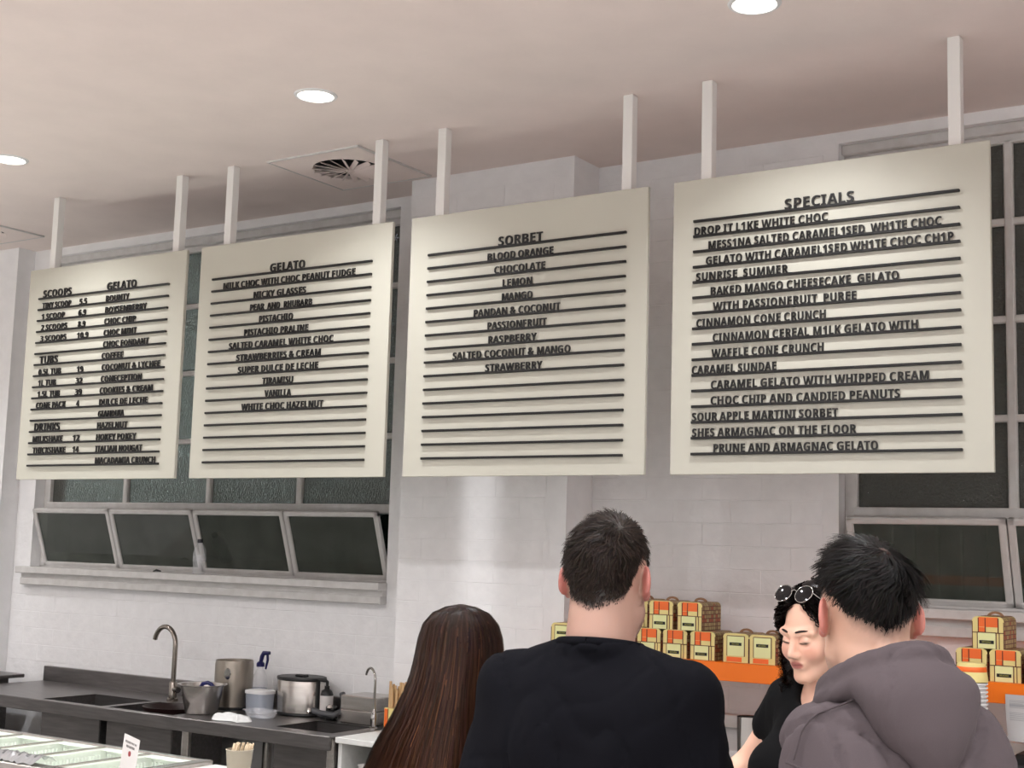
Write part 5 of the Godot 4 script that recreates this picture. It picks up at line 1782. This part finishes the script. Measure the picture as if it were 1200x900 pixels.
func long_hair_woman() -> void:
	var o := person_base("person with very long straight dark brown hair down the back, seen from behind", Vector3(-1.735, 0, -2.46), 0.62)
	var J := {"neck": 1.235, "half": 0.125, "fat": 1.05, "woman": true, "elbow": [Vector3(-0.165, 0.95, 0.03), Vector3(0.165, 0.95, 0.03)], "wrist": [Vector3(-0.16, 0.74, -0.04), Vector3(0.16, 0.74, -0.04)], "throat": Vector3(0, 1.31, 0.005)}
	var skin := lin(0.82, 0.65, 0.56)
	var st := tool()
	plain_limbs(st, J, skin)
	var T := Transform3D(Basis(Vector3.RIGHT, -0.10), Vector3(0, 1.385, -0.02))
	add_head(st, T, 0.006, skin, {"plain": true, "woman": true, "neck": 0.048, "scale": 0.95})
	part("body", st.commit(), skin_material("skin_woman"), o)
	st = tool()
	var B := Blob.new(Vector3(-0.30, 0.55, -0.2), Vector3(0.30, 1.36, 0.2), 0.012)
	torso(B, J, 0.007)
	for s in 2:
		var sg := -1.0 if s == 0 else 1.0
		B.limb(Vector3(sg * 0.112, 1.170, 0.02), Vector3(sg * 0.16, 0.96, 0.03), 0.050, 0.048, 0.03)
	B.mesh(st, func(_p: Vector3, _n: Vector3) -> Color: return Color.WHITE, creases(103, 0.006), 0.6)
	part("top", st.commit(), M.top_dark, o)
	trousers(o, J, M.denim_dark)
	# hair: an inner fall and some thousands of locks over it
	var crown := Vector3(0, 1.512, -0.005)
	var dy := [0.0, 0.006, 0.020, 0.045, 0.08, 0.12, 0.17, 0.23, 0.31, 0.40, 0.50, 0.60]
	var rx := [0.0, 0.030, 0.058, 0.078, 0.088, 0.092, 0.100, 0.122, 0.158, 0.186, 0.195, 0.180]
	var rz := [0.0, 0.034, 0.068, 0.092, 0.104, 0.106, 0.104, 0.100, 0.098, 0.095, 0.090, 0.075]
	var zc := [0.0, 0.0, 0.0, 0.002, 0.004, 0.006, 0.014, 0.026, 0.044, 0.056, 0.060, 0.060]
	var xc := [0.0, 0.0, 0.0, 0.0, 0.0, -0.002, -0.006, -0.012, -0.020, -0.028, -0.034, -0.036]
	var pick := func(a: Array, y: float) -> float:
		for i in dy.size() - 1:
			if y <= dy[i + 1]:
				return lerpf(a[i], a[i + 1], smoothstep(0.0, 1.0, (y - dy[i]) / (dy[i + 1] - dy[i])) * 0.5 + 0.5 * (y - dy[i]) / (dy[i + 1] - dy[i]))
		return a[-1]
	var spot := func(phi: float, y: float, off: float) -> Vector3:
		var fx: float = pick.call(rx, y)
		var fz: float = pick.call(rz, y)
		return crown + Vector3(sin(phi) * maxf(fx + off, 0.0) + pick.call(xc, y), -y, cos(phi) * maxf(fz + off, 0.0) + pick.call(zc, y))
	st = tool()
	var n := 40
	var span_a := 2.25
	for i in n:
		for j in 30:
			var q: Array[Vector3] = []
			for e: Vector2i in [Vector2i(0, 0), Vector2i(1, 0), Vector2i(1, 1), Vector2i(0, 1)]:
				q.append(spot.call(lerpf(-span_a, span_a, float(i + e.x) / n), 0.002 + 0.58 * pow(float(j + e.y) / 30, 1.3), -0.007))
			var nn := (q[1] - q[0]).cross(q[3] - q[0]).normalized()
			var c := (q[0] + q[2]) * 0.5 - crown
			if nn.dot(Vector3(c.x, 0.02, c.z)) < 0.0:
				nn = -nn
			st.set_color(lin(0.14, 0.10, 0.085))
			quad(st, q[0], q[1], q[2], q[3], nn)
	var r := RandomNumberGenerator.new()
	r.seed = 17
	for k in 5200:
		var phi := r.randf_range(-span_a, span_a)
		var off := r.randf_range(-0.006, 0.004)
		var long := r.randf_range(0.42, 0.58)
		var start := r.randf_range(0.0, 0.012) if r.randf() < 0.8 else r.randf_range(0.0, 0.12)
		var wob := r.randf_range(0.0, TAU)
		var drift := r.randfn() * 0.05
		var pts := PackedVector3Array()
		var outs := PackedVector3Array()
		for i in 14:
			var t := float(i) / 13
			var y := start + (long - start) * pow(t, 1.35)
			var p: Vector3 = spot.call(phi + drift * t + 0.012 * sin(wob + t * 9.0), y, off + 0.003 * sin(wob * 2.0 + t * 6.0))
			pts.append(p)
			var d := p - (crown + Vector3(pick.call(xc, y), -maxf(y, 0.06), pick.call(zc, y)))
			d.x += r.randfn() * 0.006
			outs.append(d.normalized())
		var b := r.randf_range(0.5, 1.4)
		var root := lin(0.14, 0.095, 0.08)
		var tip := lin(0.24, 0.145, 0.10)
		if r.randf() < 0.1:
			tip = lin(0.42, 0.27, 0.17)
		lock(st, pts, outs, r.randf_range(0.0025, 0.005), Color(root.r * b, root.g * b, root.b * b), 0.35, Color(tip.r * b, tip.g * b, tip.b * b))
	part("hair", st.commit(), hair_material("hair_long", 0.42), o)

func hoodie_man() -> void:
	var o := person_base("person in a mauve grey hoodie with thick black hair and faded nape", Vector3(-0.745, 0, -2.30), 0.88)
	var J := {"neck": 1.372, "half": 0.126, "fat": 1.0, "elbow": [Vector3(-0.192, 1.06, 0.03), Vector3(0.192, 1.06, 0.03)], "wrist": [Vector3(-0.17, 0.92, -0.16), Vector3(0.18, 0.90, -0.15)], "throat": Vector3(0, 1.455, -0.01)}
	var skin := lin(0.77, 0.61, 0.53)
	var st := tool()
	plain_limbs(st, J, skin)
	var T := Transform3D(Basis(Vector3.UP, -0.18) * Basis(Vector3.RIGHT, -0.16), Vector3(-0.005, 1.536, -0.058))
	var scalp := lin(0.13, 0.105, 0.095)
	var low := func(p: Vector3) -> float:
		var az := absf(atan2(p.x, p.z - 0.012))
		var y: float = lerpf(-0.050, -0.022, clampf(az / 0.7, 0.0, 1.0))
		y = lerpf(y, 0.030, smoothstep(0.7, 1.25, az))
		y = lerpf(y, 0.020, smoothstep(1.5, 1.9, az))
		return lerpf(y, 0.080, smoothstep(1.9, 2.45, az))
	var spot := noise(160.0, 2, 83)
	var tint := func(p: Vector3, _n: Vector3) -> Color:
		var e: float = p.y - low.call(p) + 0.006 * spot.get_noise_3dv(p * 3.0)
		if absf(p.x) > 0.077 and p.y < 0.035 and p.z < 0.05:
			return lin(0.75, 0.48, 0.43)
		return skin.lerp(scalp, smoothstep(-0.014, 0.03, e) * 0.9) if p.y > -0.075 else skin
	var hd := add_head(st, T, 0.0042, skin, {"plain": true, "neck": 0.060, "neck_to": Vector3(0, -0.20, 0.075), "tint": tint})
	part("body", st.commit(), skin_material("skin_hoodie"), o)
	st = tool()
	var grow := func(p: Vector3, r: RandomNumberGenerator) -> Array:
		var e: float = p.y - low.call(p)
		if absf(p.x) > 0.0765 and p.y < 0.035:
			return [0.0, 0.0]
		if e < 0.012 or r.randf() > smoothstep(0.008, 0.04, e):
			return [0.0, 0.0]
		return [lerpf(0.010, 0.052, smoothstep(0.02, 0.085, e)) * r.randf_range(0.7, 1.25), lerpf(0.25, 0.75, smoothstep(0.03, 0.10, e)) * clampf((p - Vector3(0.020, 0.10, 0.060)).length() / 0.05, 0.25, 1.0)]
	var flow := func(p: Vector3, _r: RandomNumberGenerator) -> Vector3:
		var crown := Vector3(0.020, 0.10, 0.060)
		var d := p - crown
		var swirl := Vector3.UP.cross(d) * -0.9 * clampf(1.0 - d.length() / 0.12, 0.0, 1.0)
		return d + swirl + Vector3(0, -0.012, 0)
	short_hair(st, hd, T, 1.0, 8500, 0.0024, lin(0.075, 0.063, 0.058), grow, flow, 93)
	part("hair", st.commit(), hair_material("hair_black", 0.5), o)
	# hoodie body with loose sleeves
	st = tool()
	var B := Blob.new(Vector3(-0.42, 0.70, -0.36), Vector3(0.42, 1.56, 0.30), 0.0095)
	torso(B, J, 0.013)
	for s in 2:
		var sg := -1.0 if s == 0 else 1.0
		B.limb(Vector3(sg * 0.122, 1.305, 0.02), J.elbow[s], 0.066, 0.066, 0.05)
		B.limb(J.elbow[s], J.wrist[s], 0.068, 0.050, 0.03)
	B.limb(Vector3(0, 1.58, -0.03), Vector3(0, 1.41, 0.015), 0.064, 0.064, 0.008, true)
	B.mesh(st, func(_p: Vector3, _n: Vector3) -> Color: return Color.WHITE, folds(107, 0.030), 0.73)
	part("hoodie", st.commit(), M.hoodie_grey, o)
	# hood: a rolled rim round the neck and the bag that hangs down the back
	st = tool()
	var H := Blob.new(Vector3(-0.24, 1.18, -0.22), Vector3(0.24, 1.62, 0.30), 0.0075)
	H.egg(Vector3(0.0, 1.430, 0.070), Vector3(0.108, 0.050, 0.080), 0.01, Basis(Vector3.RIGHT, 0.25))
	H.egg(Vector3(0.0, 1.385, 0.105), Vector3(0.090, 0.078, 0.056), 0.05, Basis(Vector3.RIGHT, -0.35))
	H.limb(Vector3(0.0, 1.355, 0.120), Vector3(0.0, 1.262, 0.130), 0.040, 0.012, 0.045)
	var rim: Array = []
	for i in 29:
		var a := lerpf(-2.75, 2.75, i / 28.0)
		var d := Vector3(sin(a), 0, cos(a))
		rim.append(Vector3(d.x * 0.092, 1.428 + 0.050 * d.z, d.z * 0.098 - 0.008))
	for i in 28:
		H.limb(rim[i] + Vector3(0, 0.006, 0), rim[i + 1] + Vector3(0, 0.006, 0), 0.020, 0.020, 0.006)
		H.limb(rim[i] * Vector3(1.12, 1, 1.08) + Vector3(0, -0.026, 0), rim[i + 1] * Vector3(1.12, 1, 1.08) + Vector3(0, -0.026, 0), 0.018, 0.018, 0.012)
	H.limb(Vector3(0, 1.64, -0.06), Vector3(0, 1.42, 0.006), 0.074, 0.066, 0.016, true)
	H.mesh(st, func(_p: Vector3, _n: Vector3) -> Color: return Color.WHITE, folds(109, 0.012))
	part("hood", st.commit(), M.hoodie_grey, o)
	# stitched seams laid on the cloth
	for s: float in [-1.0, 1.0]:
		var seam: Array = []
		for i in 17:
			var a := lerpf(0.1, 2.5, i / 16.0)
			var c := Vector3(s * 0.150, 1.272, 0.022)
			var d := (Vector3(s * 0.55, -0.85, 0).normalized())
			var u := Vector3(s * 0.84, 0.54, 0).normalized()
			var dir := u * cos(a) + Vector3(0, 0, 1) * sin(a)
			seam.append(B.hit(c + dir * 0.14, -dir) + dir * 0.0008 + d * 0.0)
		part("seam", tube(seam, 0.0020, 6), M.hoodie_seam, o)
		var top: Array = []
		for i in 9:
			var t := i / 8.0
			var p := Vector3(s * lerpf(0.09, 0.20, t), 1.55, lerpf(0.055, 0.045, t))
			top.append(B.hit(p, Vector3.DOWN) + Vector3(0, 0.0005, 0))
		part("seam", tube(top, 0.0018, 6), M.hoodie_seam, o)
	trousers(o, J, M.denim_dark)

func server() -> void:
	var o := person_base("person behind the counter in a black T-shirt, curly black hair, looking down", Vector3(-1.250, 0, -3.375), PI - 0.40)
	var J := {"neck": 1.302, "half": 0.150, "woman": true, "fat": 1.14, "elbow": [Vector3(-0.22, 1.03, 0.04), Vector3(0.27, 1.085, 0.00)], "wrist": [Vector3(-0.17, 1.0, -0.10), Vector3(0.32, 1.0, -0.16)], "throat": Vector3(0, 1.38, -0.005)}
	var skin := lin(0.93, 0.74, 0.645)
	var st := tool()
	plain_limbs(st, J, skin)
	var T := Transform3D(Basis(Vector3.UP, 0.06) * Basis(Vector3.RIGHT, -0.20), Vector3(0.0, 1.448, -0.035))
	var tint := func(p: Vector3, _n: Vector3) -> Color:
		var c := skin
		var ax := absf(p.x)
		# lips
		var lip := 1.0 - smoothstep(0.75, 1.1, Vector2(p.x / 0.022, (p.y + 0.0675) / 0.0115).length())
		if p.z < -0.07:
			c = c.lerp(lin(0.70, 0.38, 0.36), lip * 0.9)
			# lashes along the lowered lids
			var lash := 1.0 - smoothstep(0.6, 1.15, Vector2((ax - 0.031) / 0.0165, (p.y + 0.0085 - 0.10 * (ax - 0.031)) / 0.0032).length())
			c = c.lerp(lin(0.13, 0.09, 0.08), lash)
			# nostrils
			var nos := 1.0 - smoothstep(0.5, 1.1, Vector2((ax - 0.0085) / 0.005, (p.y + 0.0475) / 0.003).length())
			c = c.lerp(lin(0.35, 0.18, 0.15), nos)
		# cheeks
		var blush := 1.0 - smoothstep(0.3, 1.0, Vector2((ax - 0.045) / 0.03, (p.y + 0.035) / 0.03).length())
		if p.z < -0.03:
			c = c.lerp(lin(0.88, 0.58, 0.50), blush * 0.5)
		return c
	add_head(st, T, 0.0032, skin, {"woman": true, "neck": 0.050, "neck_to": Vector3(0, -0.20, 0.070), "tint": tint, "scale": 0.93})
	part("body", st.commit(), skin_material("skin_server"), o)
	# eyebrows
	for s: float in [-1.0, 1.0]:
		var pts: Array = []
		for i in 7:
			var t := i / 6.0
			var p := Vector3(s * lerpf(0.014, 0.049, t), 0.0215 + 0.0035 * sin(t * 2.8), lerpf(-0.0985, -0.0795, t * t * 0.5 + t * 0.5))
			pts.append(T * (p * 0.93))
		part("eyebrow", tube(pts, [0.0022, 0.0028, 0.0030, 0.0028, 0.0025, 0.0019, 0.0010], 6), M.brow, o)
	# black T-shirt
	st = tool()
	var B := Blob.new(Vector3(-0.36, 0.62, -0.26), Vector3(0.36, 1.46, 0.24), 0.0095)
	torso(B, J, 0.009)
	B.limb(Vector3(-0.136, 1.243, 0.02), Vector3(-0.196, 1.13, 0.035), 0.060, 0.062, 0.04)
	B.limb(Vector3(0.136, 1.243, 0.02), Vector3(0.196, 1.195, 0.015), 0.060, 0.060, 0.04)
	B.limb(Vector3(0, 1.48, -0.04), Vector3(0, 1.312, -0.022), 0.072, 0.064, 0.006, true)
	B.mesh(st, func(_p: Vector3, _n: Vector3) -> Color: return Color.WHITE, folds(111, 0.009), 0.66)
	part("shirt", st.commit(), M.tee_black_plain, o)
	trousers(o, J, M.denim_dark)
	# hair: soft mass behind the face, then curls
	st = tool()
	var H := Blob.new(Vector3(-0.17, -0.26, -0.13), Vector3(0.17, 0.17, 0.17), 0.0075)
	H.egg(Vector3(0, 0.046, 0.026), Vector3(0.088, 0.092, 0.096), 0.01)
	for s: float in [-1.0, 1.0]:
		H.egg(Vector3(s * 0.084, -0.01, 0.018), Vector3(0.030, 0.085, 0.058), 0.03)
		H.egg(Vector3(s * 0.098, -0.115, 0.030), Vector3(0.042, 0.085, 0.058), 0.04)
	H.egg(Vector3(0, -0.09, 0.085), Vector3(0.10, 0.11, 0.045), 0.04)
	H.limb(Vector3(0, -0.03, -0.16), Vector3(0, -0.02, -0.04), 0.085, 0.060, 0.02, true)
	var raw := tool()
	H.mesh(raw, func(_p: Vector3, _n: Vector3) -> Color: return lin(0.09, 0.07, 0.065))
	st.append_from(raw.commit(), 0, T * Transform3D(Basis.from_scale(Vector3(0.94, 0.94, 0.94)), Vector3.ZERO))
	var r := RandomNumberGenerator.new()
	r.seed = 29
	var made := 0
	while made < 2600:
		var u := Vector3(r.randfn(), r.randfn(), r.randfn()).normalized()
		var root := Vector3(0, 0.045, 0.022) + u * Vector3(0.084, 0.090, 0.094)
		var front := atan2(absf(root.x), -root.z)       # 0 = straight ahead
		if root.y < -0.03 or (front < 1.25 and root.y < 0.088):
			continue
		made += 1
		var az := atan2(root.x, root.z)
		var turn := r.randf_range(0.0, TAU)
		var coil := r.randf_range(0.006, 0.014)
		var wind := r.randf_range(30.0, 55.0) * (1.0 if r.randf() < 0.5 else -1.0)
		var long := r.randf_range(0.14, 0.30)
		if absf(az) > 1.9:
			az = signf(az) * r.randf_range(1.5, 1.95)
		var pts := PackedVector3Array()
		var outs := PackedVector3Array()
		var q := root
		var m := 18
		for i in m:
			var t := float(i) / (m - 1)
			var rad := Vector3(sin(az), 0, cos(az))
			if q.y > 0.0:
				var nn := ((q - Vector3(0, 0.045, 0.022)) / Vector3(0.084, 0.090, 0.094)).normalized()
				var dn := (rad * 0.9 + Vector3(0, -0.7, 0))
				dn = (dn - nn * dn.dot(nn)).normalized()
				q += (dn + nn * 0.05) * long / m
			else:
				q += (Vector3(0, -1, 0) + rad * 0.42 * (1.0 - t)).normalized() * long / m
			var g := minf(t * 3.0, 1.0) * coil
			var side := Vector3(cos(az), 0, -sin(az))
			pts.append(q + rad * (cos(turn + wind * t * long * 4.0) * g + 0.020 * t) + side * sin(turn + wind * t * long * 4.0) * g + Vector3(0, 1, 0) * sin(turn * 2.0 + wind * t * 2.0) * g * 0.3)
			outs.append((rad + Vector3(r.randfn(), r.randfn(), r.randfn()) * 0.3).normalized())
		var b := r.randf_range(0.5, 1.6)
		var c := lin(0.085, 0.065, 0.06)
		var tip := lin(0.10, 0.075, 0.065) if az < 0.0 or r.randf() < 0.5 else lin(0.22, 0.13, 0.09)
		for e in pts.size():
			pts[e] *= 0.95
		lock(st, T_points(T, pts), T_dirs(T, outs), r.randf_range(0.002, 0.0045), Color(c.r * b, c.g * b, c.b * b), 0.4, Color(tip.r * b, tip.g * b, tip.b * b))
	part("hair", st.commit(), hair_material("hair_curls", 0.36), o)
	# sunglasses pushed up into the hair
	var G: Transform3D = o.transform * T
	var sg := thing("sunglasses", "dark sunglasses with thin metal frame pushed up on curly black hair", "sunglasses", G * Vector3(0, 0.092, -0.052))
	sg.basis = G.basis * Basis(Vector3.RIGHT, 0.75)
	for s: float in [-1.0, 1.0]:
		var lens := part("lens", lathe([Vector2(0, 0.003), Vector2(0.014, 0.0022), Vector2(0.023, 0.0)], 28, 1.12, 1.0), M.dark_lens, sg, Vector3(s * 0.033, 0.006, -0.022))
		lens.rotation = Vector3(-PI / 2, 0, 0)
		var rimp: Array = []
		for i in 25:
			var a := TAU * i / 24
			rimp.append(Vector3(s * 0.033 + cos(a) * 0.0262, 0.006 + sin(a) * 0.0236, -0.0225))
		part("rim", tube(rimp, 0.0012, 6), M.chrome, sg)
		part("temple", tube([Vector3(s * 0.060, 0.010, -0.022), Vector3(s * 0.070, 0.008, 0.01), Vector3(s * 0.076, 0.0, 0.06), Vector3(s * 0.078, -0.012, 0.09)], 0.0013, 6), M.chrome, sg)
	part("bridge", tube([Vector3(-0.010, 0.012, -0.0225), Vector3(0, 0.016, -0.025), Vector3(0.010, 0.012, -0.0225)], 0.0013, 6), M.chrome, sg)
